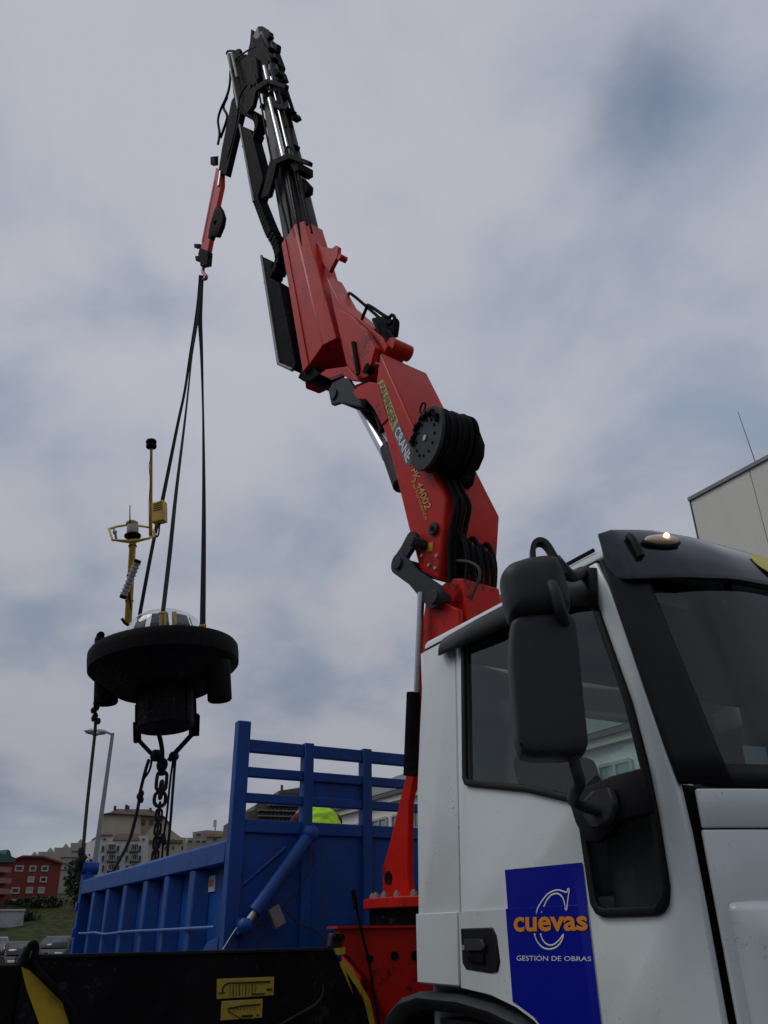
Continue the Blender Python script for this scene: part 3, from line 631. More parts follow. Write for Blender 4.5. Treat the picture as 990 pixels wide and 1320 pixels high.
MB().box((-1.9, 2.62, 2.14), (.003, .10, .07), Matrix.Rotation(R(-10), 3, 'Z')).build('windscreen_ticket', WLETTER, truck)
MB().bx(-2.045, -2.04, 2.42, 2.60, 2.74, 2.79).build('windscreen_sticker', YDECAL, truck)
m_ = MB(); m_.ball((-1.99, 2.80, 2.74), .06, 12, (.6, 1, 1.2)); m_.box((-2.0, 2.80, 2.82), (.03, .05, .14)); m_.build('mirror_bracket', TRIM, truck)
# front lid panels below the screen, shut line gaps left open
front_grid(2.178, 2.56, [1.874, 1.93, 1.99], 12, .012).build('corner_panel', WHITE, truck, smooth=180, solid=.02, bevel=.005)
front_grid(2.568, 4.232, [1.874, 1.93, 1.995], 24, .012).build('front_lid', WHITE, truck, smooth=180, solid=.02, bevel=.005)
front_grid(4.24, 4.622, [1.874, 1.93, 1.99], 12, .012).build('corner_panel', WHITE, truck, smooth=180, solid=.02, bevel=.005)
front_grid(2.175, 4.625, [.85, 1.1, 1.35, 1.6, 1.869], 36, .012).build('front_panel', WHITE, truck, smooth=180, solid=.02, bevel=.005)
MB().bx(-2.02, -1.862, 2.175, 4.625, .8, 1.985).build('front_frame', TRIM, truck)
for a, b_ in ((2.205, 2.75), (4.05, 4.595)):
    rows = []
    for z, pz in ((1.665, .012), (1.640, .034), (1.56, .05), (1.3, .055), (1.0, .055), (.8, .04)):
        rows.append([V((XF(y, z, .012) + pz*min(1, .15+(y-a)/.08 if a < 3 else .15+(b_-y)/.08), y, z)) for y in [a+(b_-a)*i/16 for i in range(17)]])
    MB().loft(rows, closed=False, cap=False).build('corner_fairing', WHITE, truck, smooth=180, solid=.012)
for z in (1.575, 1.43): MB().ball((-1.825, 2.20, z), .012, 8).build('fastener', WHITE, truck)
# bumper
front_grid(2.15, 4.65, [.35, .5, .7, .84], 30, .10).build('bumper', PLASTIC, truck, smooth=180, solid=.04)
for y in (2.45, 4.35): MB().box((XF(y, .6)+.13, y, .62), (.04, .34, .2)).build('headlight', CHROME, truck, bevel=.03)

# dark sun visor above the screen
VT = [(2.20, -2.085, 3.005), (2.26, -2.07, 3.03), (2.45, -2.045, 3.062), (2.7, -2.02, 3.072), (3.0, -2.02, 3.075), (3.4, -2.02, 3.075)]
VB = [(2.20, -2.075, 2.795), (2.26, -1.99, 2.785), (2.45, -1.915, 2.80), (2.7, -1.875, 2.828), (3.0, -1.862, 2.838), (3.4, -1.858, 2.84)]
def vint(tab, y):
    for (a, b_) in zip(tab, tab[1:]):
        if y <= b_[0]:
            t = (y-a[0])/(b_[0]-a[0]); return V((a[1]+(b_[1]-a[1])*t, y, a[2]+(b_[2]-a[2])*t))
def visor_pt(y, t):
    yy = y if y <= YC else 2*YC-y
    a, b_ = vint(VT, yy), vint(VB, yy); p = a*(1-t)+b_*t + V((.026*math.sin(math.pi*t), 0, .004*math.sin(math.pi*t)))*min(1, .25+(yy-2.2)/.25); p.y = y; return p
ys = [2.20+.02*i for i in range(10)] + [2.4+2.0*i/30 for i in range(31)] + [4.42+.02*i for i in range(10)]
MB().loft([[visor_pt(y, i/10) for y in ys] for i in range(11)], closed=False, cap=False).build('screen_visor', SMOKE, truck, smooth=180, solid=.010, bevel=.003)
def on_visor(y, t, push=.012):
    p = visor_pt(y, t); n = (visor_pt(y+.01, t)-visor_pt(y-.01, t)).cross(visor_pt(y, t+.02)-visor_pt(y, t-.02)).normalized()
    if n.x < 0: n = -n
    return p + n*push, n
LENS = mat('clear_lens', (.60, .44, .28), .12, var=.05, coat=.6, spec=.8); BULB = emit('lit_bulb', (1.0, .50, .18), 7.0)
for y in (2.43, 4.37):
    p, n = on_visor(y, .36, .004); tv = (visor_pt(y+.02, .36)-visor_pt(y-.02, .36)).normalized(); bv = n.cross(tv)
    def ell(a, b_, h_, k=24): return [p + tv*(math.cos(2*math.pi*i/k)*a) + bv*(math.sin(2*math.pi*i/k)*b_) + n*h_ for i in range(k)]
    ml = MB().loft([ell(.088, .036, 0), ell(.092, .039, .008), ell(.085, .033, .014)]).build('marker_lamp', TRIM, truck)
    MB().loft([ell(.084, .032, .012), ell(.078, .029, .022), ell(.055, .02, .030), ell(.02, .008, .034)]).build('lens', LENS, ml, smooth=180)
    MB().ball(p + n*.036 + tv*.012, .012, 10).build('bulb', BULB, ml)
for y in (2.305, 4.495):
    p, n = on_visor(y, .46, .008); tv = (visor_pt(y, .3)-visor_pt(y, .75)).normalized()
    MB().tube([p+tv*.065, p+tv*.03+n*.012, p-tv*.05+n*.006], .016, 10).build('visor_bracket', TRIM, truck)
p, n = on_visor(3.0, .55, .007); tv = V((0, 1, 0)); tv = (tv-n*tv.dot(n)).normalized(); bv = n.cross(tv)
MB().loft([[p + (tv*math.cos(2*math.pi*i/32)*.095+bv*math.sin(2*math.pi*i/32)*.085) + n*h_ for i in range(32)] for h_ in (0, .004)]).build('round_sticker', mat('yellow_sticker', (.62, .55, .06), .4), truck)

# window deflector
DM = MB(); rows = []
for x, zt, zb, yo in ((-3.20, 2.895, 2.835, .035), (-3.17, 2.905, 2.800, .055), (-2.9, 2.912, 2.785, .060), (-2.5, 2.912, 2.770, .060), (-2.30, 2.908, 2.755, .055), (-2.16, 2.895, 2.715, .045), (-2.10, 2.87, 2.68, .03)):
    rows.append([V((x, sideY(zt)-.004, zt)), V((x, sideY(zt)-yo*.55, zt-.02)), V((x, sideY(zt)-yo*.9, (zt+zb)/2)), V((x, sideY(zb)-yo, zb))])
DM.loft(rows, closed=False, cap=False).build('window_deflector', DEFLECT, truck, smooth=60, solid=.008)

# door handle
hm_ = [V((x, YN-.030, z)) for x, z in inset([(-3.085, 1.615), (-2.865, 1.615), (-2.845, 1.585), (-2.835, 1.50), (-2.85, 1.465), (-2.90, 1.458), (-3.06, 1.466), (-3.085, 1.49)], 0)]
hd = MB().prism(hm_, (0, .012, 0)).build('handle_recess', TRIM, truck, bevel=.008)
MB().prism([V((x, YN-.046, z)) for x, z in ((-3.04, 1.575), (-2.92, 1.575), (-2.90, 1.55), (-2.915, 1.535), (-3.045, 1.535))], (0, .014, 0)).build('handle', PLASTIC, hd, bevel=.006)
MB().prism([V((x, YN-.040, z)) for x, z in ((-3.03, 1.53), (-2.925, 1.53), (-2.925, 1.49), (-3.03, 1.495))], (0, .008, 0)).build('handle_cup', BLACKP, hd, bevel=.004)
MB().cyl((-3.065, YN-.034, 1.545), (-3.065, YN-.028, 1.545), .010, n=12).build('lock', STEEL, hd)

# blue decal and its lettering
def dec(x, z, k=.0): return V((x, YN - (.0155 if z > 1.677 else .0155+.012*min(1, max(.06, (-2.325-x)/.5))) - .002 - k, z))
def decq(*pts, k=0): return [dec(x, z, k) for x, z in pts]
def arch_z(x):
    for (x0, z0), (x1, z1) in zip(sw[3:], sw[4:]):
        if x1 <= x <= x0: return z0+(z1-z0)*(x-x0)/(x1-x0)
    return 1.0
m_ = MB(); xs_ = [-2.772+.445*i/24 for i in range(25)]
m_.loft([[dec(x, 1.815-.004*i/24) for i, x in enumerate(xs_)], [dec(x, 1.6790) for x in xs_], [dec(x, 1.6765) for x in xs_], [dec(x, max(1.0, arch_z(x)+.012)) for x in xs_]], closed=False, cap=False)
dcl = m_.build('door_decal', DBLUE, truck, smooth=20)
Q = lambda x, y: (lambda p: (p.x, p.z))(atY(650+x/6.0, 1100+y/6.0, YN-.02))
def pq(x, y, k=.002): xz = Q(x, y); return dec(xz[0], min(xz[1], 1.6738) if y > 470 else xz[1], k)
text('cuevas', [pq(88, 608, .0015), pq(650, 598, .0015), pq(640, 484, .0015), pq(88, 492, .0015)], ORANGE, 'lettering', truck, bold=.028, depth=.0008)
text('GESTIÓN DE OBRAS', [pq(110, 829, .001), pq(672, 834, .001), pq(672, 788, .001), pq(110, 780, .001)], WLETTER, 'lettering', truck, bold=.004, depth=.0008)
def flat_stroke(pts, w):
    m_ = MB(); pts = smooth_line(pts, 2); L_ = []
    for i, p in enumerate(pts):
        a_ = (pts[min(i+1, len(pts)-1)]-pts[max(i-1, 0)]).normalized(); q = a_.cross(V((0, 1, 0))).normalized()*w/2; L_.append([p+q, p-q])
    return m_.loft(L_, closed=False, cap=False).build('monogram_stroke', WLETTER, truck, solid=.0008)
for poly in ([(258, 470), (265, 430), (290, 370), (330, 320), (370, 295), (405, 285), (440, 290), (470, 302), (485, 298), (488, 280), (500, 280), (490, 360), (485, 435), (475, 435), (465, 390), (450, 345), (425, 318), (395, 312), (360, 325), (330, 360), (308, 405), (295, 462)],
             [(243, 620), (255, 665), (280, 705), (310, 732), (350, 742), (390, 735), (425, 712), (450, 675), (462, 628), (435, 665), (400, 700), (370, 712), (345, 708), (318, 690), (298, 655), (288, 620)]):
    flat_stroke([pq(x, y, .001) for x, y in poly], .0056)

# mirrors on the near side
mn = V((.83, -.55, 0)).normalized()
def shell(name, px, p0, prof, mt, parent, lv=1):
    px = [(a[0]+(b_[0]-a[0])*t, a[1]+(b_[1]-a[1])*t) for a, b_ in zip(px, px[1:]+px[:1]) for t in (.12, .88)]
    o_ = [atP(x, y, p0, mn) for x, y in px]; c_ = sum(o_, V((0, 0, 0)))/len(o_)
    m_ = MB().loft([[c_ + (p-c_)*s_ + mn*d_ for p in o_] for s_, d_ in prof])
    ob = m_.build(name, mt, parent, smooth=70); md = ob.modifiers.new('s', 'SUBSURF'); md.levels = lv+1; md.render_levels = lv+1; return ob
P0 = atY(705, 885, 1.80)
mir = shell('main_mirror', [(658, 803), (668, 796), (700, 793), (732, 792), (741, 800), (746, 840), (752, 910), (758, 962), (752, 975), (730, 978), (690, 979), (671, 975), (664, 955), (659, 900), (655, 840)], P0,
      [(.5, .052), (.90, .050), (.955, .044), (.99, .024), (1, 0), (1, -.05), (.985, -.10), (.95, -.115), (.5, -.115)], PLASTIC, truck)
o_ = [atP(x, y, P0+mn*.0465, mn) for x, y in ((681, 800), (684, 860), (689, 920), (693, 962))]
MB().tube(o_, .0022, 5, 2).build('seam', BLACKP, mir)
for x, y in ((700, 968), (672, 960), (742, 950)): q_ = atP(x, y, P0+mn*.040, mn); MB().cyl(q_, q_+mn*.006, .006, n=8).build('screw', BLACKP, mir)
P1 = atY(690, 760, 1.79)
m2 = shell('wide_mirror', [(644, 742), (655, 729), (680, 721), (705, 718), (719, 720), (727, 740), (734, 765), (736, 784), (728, 795), (700, 797), (668, 799), (656, 795), (650, 778)], P1,
      [(.45, .075), (.8, .062), (.95, .035), (1, 0), (1, -.06), (.96, -.11), (.9, -.12), (.5, -.12)], PLASTIC, truck)
MB().tube([atP(x, y, P1+mn*o9, mn) for x, y, o9 in ((708, 750, .045), (713, 758, .07), (718, 772, .075), (723, 788, .065), (728, 803, .03))], .021, 12, 3).build('mirror_post', PLASTIC, truck)
MB().tube([atP(738, 958, P0+mn*.01, mn), atP(741, 985, P0, mn), atP(747, 1010, P0-mn*.03, mn), V((-2.19, 2.0, 1.99)), V((-2.17, 2.10, 1.96))], .019, 12, 4).build('mirror_arm', PLASTIC, truck)
MB().prism([V((x, 2.120, z)) for x, z in ((-2.245, 2.01), (-2.20, 2.03), (-2.10, 2.03), (-2.085, 1.975), (-2.115, 1.925), (-2.17, 1.905), (-2.23, 1.915), (-2.255, 1.95))], (0, -.030, 0)).build('mirror_foot', PLASTIC, truck, bevel=.015, seg=3)
pp = [atP(x, y, P1, mn) for x, y in ((687, 722), (687, 706), (694, 699), (704, 703), (716, 722), (728, 742))]
MB().ribbon(pp, .050, mn, .018, 4).build('mirror_loop', PLASTIC, truck, smooth=50)
MB().tube([atP(716, 722, P1-mn*.05, mn), atP(735, 742, P1-mn*.15, mn), V((-2.16, 2.16, 2.86))], .024, 10, 4).build('mirror_arm', PLASTIC, truck)
# mirror on the far side
fm = MB().box((-1.95, 4.98, 2.35), (.12, .22, .46)).build('main_mirror', PLASTIC, truck, bevel=.04, seg=3)
MB().tube([V((-1.95, 4.98, 2.12)), V((-2.05, 4.9, 2.0)), V((-2.1, 4.66, 1.95))], .022, 8).build('mirror_arm', PLASTIC, truck)

# chassis, mudguards, wheels
for y in (2.95, 3.85): MB().bx(-11.0, -1.9, y-.04, y+.04, .75, 1.02).build('chassis_rail', BLACKP, truck, bevel=.006)
for x in (-3.6, -5.9, -7.2, -9.0, -10.6): MB().bx(x-.06, x+.06, 2.992, 3.808, .8, .98).build('cross_member', BLACKP, truck)
def arc_guard(xc, zc, r, y0, y1, a0, a1):
    rows = []
    for y, rr in ((y0, r-.015), (y0+.02, r), (y1, r)): rows.append([V((xc+math.cos(R(a))*rr, y, zc+math.sin(R(a))*rr)) for a in [a0+(a1-a0)*i/20 for i in range(21)]])
    rows.insert(0, [V((xc+math.cos(R(a))*(r-.05), y0+.004, zc+math.sin(R(a))*(r-.05))) for a in [a0+(a1-a0)*i/20 for i in range(21)]])
    return MB().loft(rows, closed=False, cap=False)
for y0, y1 in ((2.12, 2.6), (4.68, 4.2)):
    gp = [(-3.84, 1.0), (-3.80, 1.15), (-3.70, 1.285), (-3.60, 1.34), (-3.44, 1.372), (-3.13, 1.372), (-2.92, 1.352), (-2.76, 1.32), (-2.66, 1.28), (-2.56, 1.20), (-2.475, 1.08), (-2.42, .93)]
    s_ = 1 if y1 > y0 else -1
    inn = [(x+(-3.13-x)*.12, z-(.06 if z > 1.2 else .03)) for x, z in gp]
    rows = [[V((x, y0+s_*.02, z)) for x, z in inn], [V((x, y0, z-.02)) for x, z in gp], [V((x, y0+s_*.02, z)) for x, z in gp], [V((x, y1, z)) for x, z in gp]]
    MB().loft(rows, closed=False, cap=False).build('mudguard', PLASTIC, truck, smooth=50, solid=.008)
def wheel(x, y, side):
    a = V((0, side, 0)); c_ = V((x, y, .52))
    ty = MB().lathe([(.29, -.14), (.42, -.15), (.50, -.135), (.52, -.10), (.52, .10), (.50, .135), (.42, .15), (.29, .14)], c_, a, 36)
    w_ = MB().lathe([(.10, -.1), (.27, -.1), (.29, -.13), (.29, .135), (.27, .12), (.25, .02), (.14, .04), (.12, .10), (.02, .11)], c_, a, 28).build('wheel', SILVER, truck)
    ty.build('tyre', RUBBER, w_)
for y, s_ in ((2.36, -1), (4.44, 1)):
    wheel(-3.13, y, s_)
    for x in (-8.3, -9.7): wheel(x, y, s_); wheel(x, y+.33*-s_, s_)
for x in (-3.13, -8.3, -9.7): MB().cyl((x, 2.3, .52), (x, 4.5, .52), .07, n=12).build('axle', BLACKP, truck)
MB().bx(-6.4, -5.5, 2.35, 2.85, .45, .95).build('fuel_tank', SILVER, truck, bevel=.05, seg=3)

# ================================================================== TIPPER BODY
TX0, TX1, TZ0, TZ1 = -5.92, -11.16, 1.22, 2.235
tip = thing('tipper_body', 'blue steel tipper body with ribbed sides and barred headboard behind the crane', 'tipper body', (-8.5, YC, TZ0))
MB().bx(TX1, TX0-.06, YN+.05, YF-.05, TZ0-.06, TZ0).build('floor', BLUE, tip)
for k in range(6): MB().bx(-6.4-k*.85, -6.3-k*.85, YN+.06, YF-.06, TZ0-.2, TZ0-.062).build('floor_bearer', BLUE, tip)
ribx = [atY(x, 1170, YN).x for x in (118, 136, 158, 184, 211, 244)]
for side in (0, 1):
    fy = (lambda y: y) if side == 0 else (lambda y: 2*YC-y)
    sg = 1 if side == 0 else -1
    MB().bx(TX1+.02, TX0-.16, fy(YN+.112), fy(YN+.126), TZ0-.02, TZ1-.02).build('side_sheet', BLUE, tip)
    # top rail: box with sloped shoulder
    MB().prism([V((TX0-.15, fy(YN+y), z)) for y, z in ((-.012, TZ1-.165), (-.012, TZ1-.02), (.02, TZ1), (.11, TZ1), (.11, TZ1-.165))], (TX1-TX0+.17, 0, 0)).build('top_rail', BLUE, tip, bevel=.008)
    MB().bx(TX1+.02, TX0-.16, fy(YN-.004), fy(YN+.09), TZ0-.10, TZ0-.025).build('bottom_rail', BLUE, tip, bevel=.008)
    for x in ribx:
        ch = [(-.13, .114), (-.06, -.004), (.06, -.004), (.13, .114)]
        m_ = MB().loft([[V((x+a, fy(YN+b_), z)) for a, b_ in ch] for z in (TZ0-.02, TZ1-.168)], True)
        m_.build('side_rib', BLUE, tip, bevel=.012)
    # end posts
    MB().bx(TX0-.155, TX0-.03, fy(YN-.008), fy(YN+.09), TZ0-.1, TZ1-.01).build('hinge_post', BLUE, tip, bevel=.01)
    MB().bx(TX1-.05, TX1+.07, fy(YN-.012), fy(YN+.12), TZ0-.12, TZ1+.06).build('tail_post', BLUE, tip, bevel=.01)
    pv = MB().cyl((TX1+.01, fy(YN-.03), TZ1+.13), (TX1+.01, fy(YN+.16), TZ1+.13), .075, n=14)
    pv.bx(TX1-.05, TX1+.07, fy(YN+.02), fy(YN+.08), TZ1+.062, TZ1+.14); pv.build('tail_hinge', BLUE, tip)
    for z in (1.62, 1.9): MB().bx(TX1-.065, TX1+.03, fy(YN-.03), fy(YN-.013), z, z+.09).build('latch', BLUE, tip, bevel=.006)
pz = [atY(x, y, YN-.03) for x, y in ((276, 1195), (240, 1197), (200, 1199), (160, 1201), (135, 1204), (121, 1202), (112, 1203), (101, 1203))]
MB().tube([V((p.x, YN-.022 - (.0 if i % 2 else .006), p.z)) for i, p in enumerate(pz)], .011, 7, 3).build('cable_pipe', mat('blue_grey_pipe', (.09, .16, .42), .5), tip)
MB().bx(TX1-.04, TX1+.0, YN+.125, YF-.125, TZ0-.02, TZ1-.05).build('tailgate', BLUE, tip, bevel=.006)
MB().prism([V((TX0-.17, YN-.01, 1.46)), V((TX0-.17, YN-.01, 1.60)), V((TX0-.40, YN-.01, 1.56)), V((TX0-.62, YN-.01, 1.44))], (0, .05, 0)).build('gusset', BLUE, tip, bevel=.006)
sa, sb = atY(261, 1131, YN+.1), atY(276, 1149, YN+.1)
st = MB().bx(sa.x, sb.x, YN+.100, YN+.111, sb.z, sa.z).build('side_plate', WREND, tip)
MB().bx(sa.x+.03, sb.x-.03, YN+.0965, YN+.0995, sb.z+.04, sa.z-.03).build('plate_print', mat('faded_red_print', (.40, .20, .16), .7, var=.4, scale=30), st)

# headboard
HX = TX0
def hz(px, py): return atX(px, py, HX)
pt = hz(314, 929).z
MB().bx(HX-.075, HX+.008, YN-.03, YN+.075, TZ0-.12, pt).build('corner_post', BLUE, tip, bevel=.008)
MB().bx(HX-.075, HX+.008, YF+.03, YF-.075, TZ0-.12, pt).build('corner_post', BLUE, tip, bevel=.008)
py = [hz(397, 1040).y, hz(474, 1040).y]; py += [2*YC-py[1], 2*YC-py[0]]
py = [py[0], py[1], 3.98]
rails = [(hz(330, 953).z, hz(330, 969).z), (hz(330, 988.5).z, hz(330, 1001).z), (hz(330, 1022).z, hz(330, 1034).z), (hz(330, 1056).z, hz(330, 1073).z)]
edges = [YN+.077] + py + [YF-.077]
for i, (z1_, z0_) in enumerate(rails):
    for k in range(len(edges)-1):
        a = edges[k] + (.0405 if k else 0); b_ = edges[k+1] - (.0405 if k < len(edges)-2 else 0)
        MB().bx(HX-.07, HX-.01, a, b_, z0_, z1_).build('rail', BLUE, tip, bevel=.006)
MB().bx(HX-.055, HX-.035, edges[1]+.041, edges[2]-.041, rails[2][1]+.02, rails[1][0]-.01).build('infill_plate', BLUE, tip)
for y in py: MB().bx(HX-.085, HX+.005, y-.040, y+.040, TZ0-.1, rails[0][0]+.012).build('post', BLUE, tip, bevel=.006)
MB().bx(HX-.06, HX-.035, YN+.077, YF-.077, TZ0-.1, rails[3][1]-.003).build('headboard_sheet', BLUE, tip)
MB().bx(HX-.034, HX+.0, YN+.14, py[0]-.05, TZ0+.02, TZ0+.12).build('lower_rail', BLUE, tip, bevel=.006)
# diagonal tarp cylinder with its hoses and valve box
pa, pb = hz(393, 1077), hz(309, 1194)
pa = pa + V((.10, 0, 0)); pb = pb + V((.10, 0, 0)); dv = (pb-pa)
dc = MB().cyl(pa, pa+dv*.86, .050, n=18).build('diagonal_cylinder', BLUE, tip)
MB().cyl(pa+dv*.86, pb, .024, n=12).build('rod', STEEL, dc)
for q_, r_ in ((pa, .065), (pb, .055)): m_ = MB().ball(q_, r_, 12); m_.box(q_-V((.07, 0, 0)), (.13, .08, .1)); m_.build('clevis', BLUE, dc)
q = [hz(x, y)+V((.06, 0, 0)) for x, y in ((388, 1090), (398, 1098), (400, 1108), (392, 1130), (372, 1155), (362, 1168), (365, 1175), (380, 1190), (402, 1200), (412, 1212), (412, 1232))]
MB().tube(q, .006, 6, 4).build('hose', PLASTIC, tip)
MB().tube([hz(x, y)+V((.05, 0, 0)) for x, y in ((310, 1188), (299, 1200), (284, 1224))], .004, 5, 3).build('wire', STEEL, tip)
vb = hz(349.5, 1182)+V((.09, 0, 0)); MB().box(vb, (.06, .085, .13), Matrix.Rotation(R(28), 3, 'X')).build('valve_box', mat('grey_valve_box', (.20, .20, .21), .5), tip, bevel=.006)
MB().cyl(hz(370, 1092)+V((-.028, 0, 0)), hz(306, 1148)+V((-.028, 0, 0)), .012, n=6).build('brace', BLUE, tip)

# ================================================================== LOADER CRANE
CO = V((-4.9, 3.4, 0)); CD = V((-6.4, -.65, 0)).normalized(); CN = V((-CD.y, CD.x, 0))
if CN.dot(CAM-CO) < 0: CN = -CN
def cp(x, y, o=0.0): return atP(x, y, CO+CN*o, CN)
crane = thing('loader_crane', 'red and black folding loader crane raised between cab and tipper', 'crane', (-4.9, 3.4, 1.0))
def plate(name, px, o0, o1, mt, parent=None, bevel=.008, seg=2):
    return MB().prism([cp(x, y, o0) for x, y in px], CN*(o1-o0)).build(name, mt, parent or crane, bevel=bevel, seg=seg)
def rod(px0, px1, o, r, n=14, r1=None, m_=None): return (m_ or MB()).cyl(cp(*px0, o), cp(*px1, o), r, r1, n)
def disc(px, o0, o1, r, n=24, m_=None):
    c_ = cp(*px, o0); return (m_ or MB()).cyl(c_, c_+CN*(o1-o0), r, None, n)
HW = .285
# base frame and flange
zf = 1.74
fl = MB().cyl((-4.9, 3.4, zf), (-4.9, 3.4, zf+.06), .66, n=48).build('slew_flange', RED, crane, bevel=.006)
MB().cyl((-4.9, 3.4, 1.6), (-4.9, 3.4, zf-.004), .62, n=48).build('slew_bearing', BLACKP, crane)
bm0 = None
for k in range(28):
    a = 2*math.pi*k/28; c_ = V((-4.9+.60*math.cos(a), 3.4+.60*math.sin(a), zf+.06))
    if bm0 is None:
        m_ = MB().cyl(c_, c_+V((0, 0, .026)), .021, n=6); m_.cyl(c_+V((0, 0, .025)), c_+V((0, 0, .038)), .012, n=8); bm0 = m_.build('bolt', STEEL, crane); b0 = c_
    else:
        o_ = bm0.copy(); col.objects.link(o_); o_.parent = crane; o_.location = c_-b0
# fork column: near and far cheek plates round a core
cheek = [(550, 766), (545, 800), (541.5, 850), (540, 900), (534.5, 948), (528, 980), (499.5, 1097), (492.5, 1120), (493, 1166), (531, 1166), (525, 1129), (527, 1034), (541, 964), (575, 950), (602, 964), (616, 1034), (618, 1129), (613, 1166), (655, 1166), (655, 1110), (645, 1060), (612, 940), (594, 860), (590, 785)]
for o0, o1 in ((.34, .29), (-.29, -.34)):
    ck = [cp(x, y, .34) for x, y in cheek]; ck = [p + CN*(o0-.34) for p in ck]
    MB().prism(ck, CN*(o1-o0)).build('column_cheek', RED, crane, bevel=.008)
core = [cp(x, y, .34) - CN*.055 for x, y in ((570, 742), (564, 775), (552, 860), (545, 905), (541, 1000), (535, 1160), (612, 1160), (612, 1000), (596, 860), (588, 775), (584, 742))]
core = [p - CN*.035 for p in core]
MB().prism([core[i] for i in (0, 1, 2, 3)] + [cp(541, 968, .34)-CN*.09, cp(606, 968, .34)-CN*.09] + [core[i] for i in (8, 9, 10)], -CN*.36).build('column_core', RED, crane, bevel=.01)
MB().prism([cp(x, y, .34)-CN*.26 for x, y in ((556, 950), (552, 1160), (596, 1160), (596, 950))], -CN*.2).build('column_spine', RED, crane, bevel=.01)
disc((500.5, 1132), .342, .33, .045).build('pin_hole', BLACKP, crane)
mlc = rod((529, 1000), (533, 893), .40, .050); mlc.build('lift_cylinder', BLACKP, crane)
rod((538, 893), (543, 764), .40, .026).build('lift_rod', CHROME, crane)
# main boom
mbp = [(490, 454), (574, 642), (565, 748), (541, 735), (526, 679), (508, 604), (492, 546), (484, 500)]
boom = plate('main_boom', mbp, HW, -HW, RED, bevel=.018, seg=3)
plate('boom_head_plate', [(454, 506), (461, 498), (476, 492), (487, 494), (500, 540), (492, 548), (482, 527), (471, 514), (460, 514)], HW+.012, HW-.03, RED)
plate('boom_head_plate', [(454, 506), (461, 498), (476, 492), (487, 494), (500, 540), (492, 548), (482, 527), (471, 514), (460, 514)], -HW-.012, -HW+.03, RED)
# stickers and lettering on the near face
e = HW+.0035
plate('sticker', [(487, 494), (493.5, 488.5), (513.5, 543), (505.8, 556.5)], e, HW+.0005, YDECAL, boom, 0)
plate('sticker', [(506, 557), (513.7, 543.6), (533, 586), (528.5, 600), (522.5, 599)], e, HW+.0005, GREYDECAL, boom, 0)
def ctext(s, px, mt, bold=0.0): return text(s, [cp(x, y, e+.0005) for x, y in px], mt, 'lettering', boom, bold, .0012)
ctext('PALFINGER', [(488.6, 497), (505.4, 551.5), (511.6, 541), (494, 492)], BLETTER, .012)
ctext('CRANE', [(508.2, 558.5), (524, 597.5), (531, 586.5), (514.3, 547.5)], WLETTER, .015)
ctext('PK 44002', [(530, 607), (548.5, 658), (556.5, 653.5), (537, 602)], GLETTER, .008)
ctext('Performance', [(530.5, 621), (548.5, 671), (552.3, 668), (534, 618)], GLETTER)
disc((556.6, 681), HW+.03, HW-.02, .052).build('pivot_pin', PLATE, crane, bevel=.006); disc((556.6, 681), HW+.036, HW+.03, .02).build('pin_centre', BLACKP, crane)
plate('warning_decal', [(552, 700), (558, 699), (557, 710), (551, 711)], HW+.003, HW+.0005, YDECAL, boom, 0)
for (x, y) in ((539, 700), (543, 716), (552, 728), (560, 732), (562, 716)): disc((x, y), HW+.014, HW-.005, .014, 8).build('bolt', STEEL, boom)
# knuckle links
def link(name, a, b_, ra, rb, o0, o1, waist=.75, mir=False):
    A, B = cp(*a, o0), cp(*b_, o0); ax = (B-A); L_ = ax.length; ax.normalize(); up = CN.cross(ax).normalized(); pts = []
    for k in range(13): t = math.pi/2+math.pi*k/12; pts.append(A + ax*math.cos(t)*ra + up*math.sin(t)*ra)
    pts.append(A+ax*L_*.45 - up*waist*min(ra, rb))
    for k in range(13): t = -math.pi/2+math.pi*k/12; pts.append(B + ax*math.cos(t)*rb + up*math.sin(t)*rb)
    pts.append(A+ax*L_*.45 + up*waist*min(ra, rb))
    if mir: pts = [p - CN*(2*o0) for p in pts]; o0, o1 = -o0, -o1
    return MB().prism(pts, CN*(o1-o0)).build(name, PLATE, crane, bevel=.008)
for s_ in (0, 1):
    link('knuckle_link', (512, 726), (558, 768), .085, .092, HW+.12, HW+.08, mir=s_)
    link('short_link', (514, 722), (529, 696), .075, .072, HW+.07, HW+.03, .9, mir=s_)
for pxx, rr in (((511.5, 725.5), .048), ((557.5, 769), .052), ((529, 697), .04)): disc(pxx, HW+.14, -HW-.14, rr).build('pin', PLATE, crane, bevel=.006)
disc((575, 768), .30, -.36, .10).build('knuckle_shaft', RED, crane)
# hose reel on the boom's back
RP = cp(548.5, 564.5, .42); RA = Matrix.Rotation(R(-9), 3, 'Z') @ CN
if RA.dot(CAM-RP) > CN.dot(CAM-RP): RA = Matrix.Rotation(R(9), 3, 'Z') @ CN
ux = RA.orthogonal().normalized(); uy = RA.cross(ux)
def rdisc(o0, o1, r_, n=32, m_=None): return (m_ or MB()).cyl(RP+RA*o0, RP+RA*o1, r_, None, n)
def rring(o0, r_, a0=0, a1=360, n=32): return [RP+RA*o0+(ux*math.cos(R(a0+(a1-a0)*i/n))+uy*math.sin(R(a0+(a1-a0)*i/n)))*r_ for i in range(n+1)]
plate('reel_bracket', [(560, 548), (580, 532), (596, 560), (598, 588), (592, 618), (577, 634), (566, 605)], .10, -.06, BLACKP, bevel=.02)
rl = rdisc(0, -.03, .268, 44).build('hose_reel', PLATE, crane, bevel=.006)
rdisc(-.03, -.31, .225, 32).build('hose_drum', RUBBER, rl)
for k in range(7): MB().tube(rring(-.06-k*.036, .240+.008*math.sin(k*2.3), 7*k, 360+7*k), .020, 8, 1).build('hose_turn', RUBBER, rl)
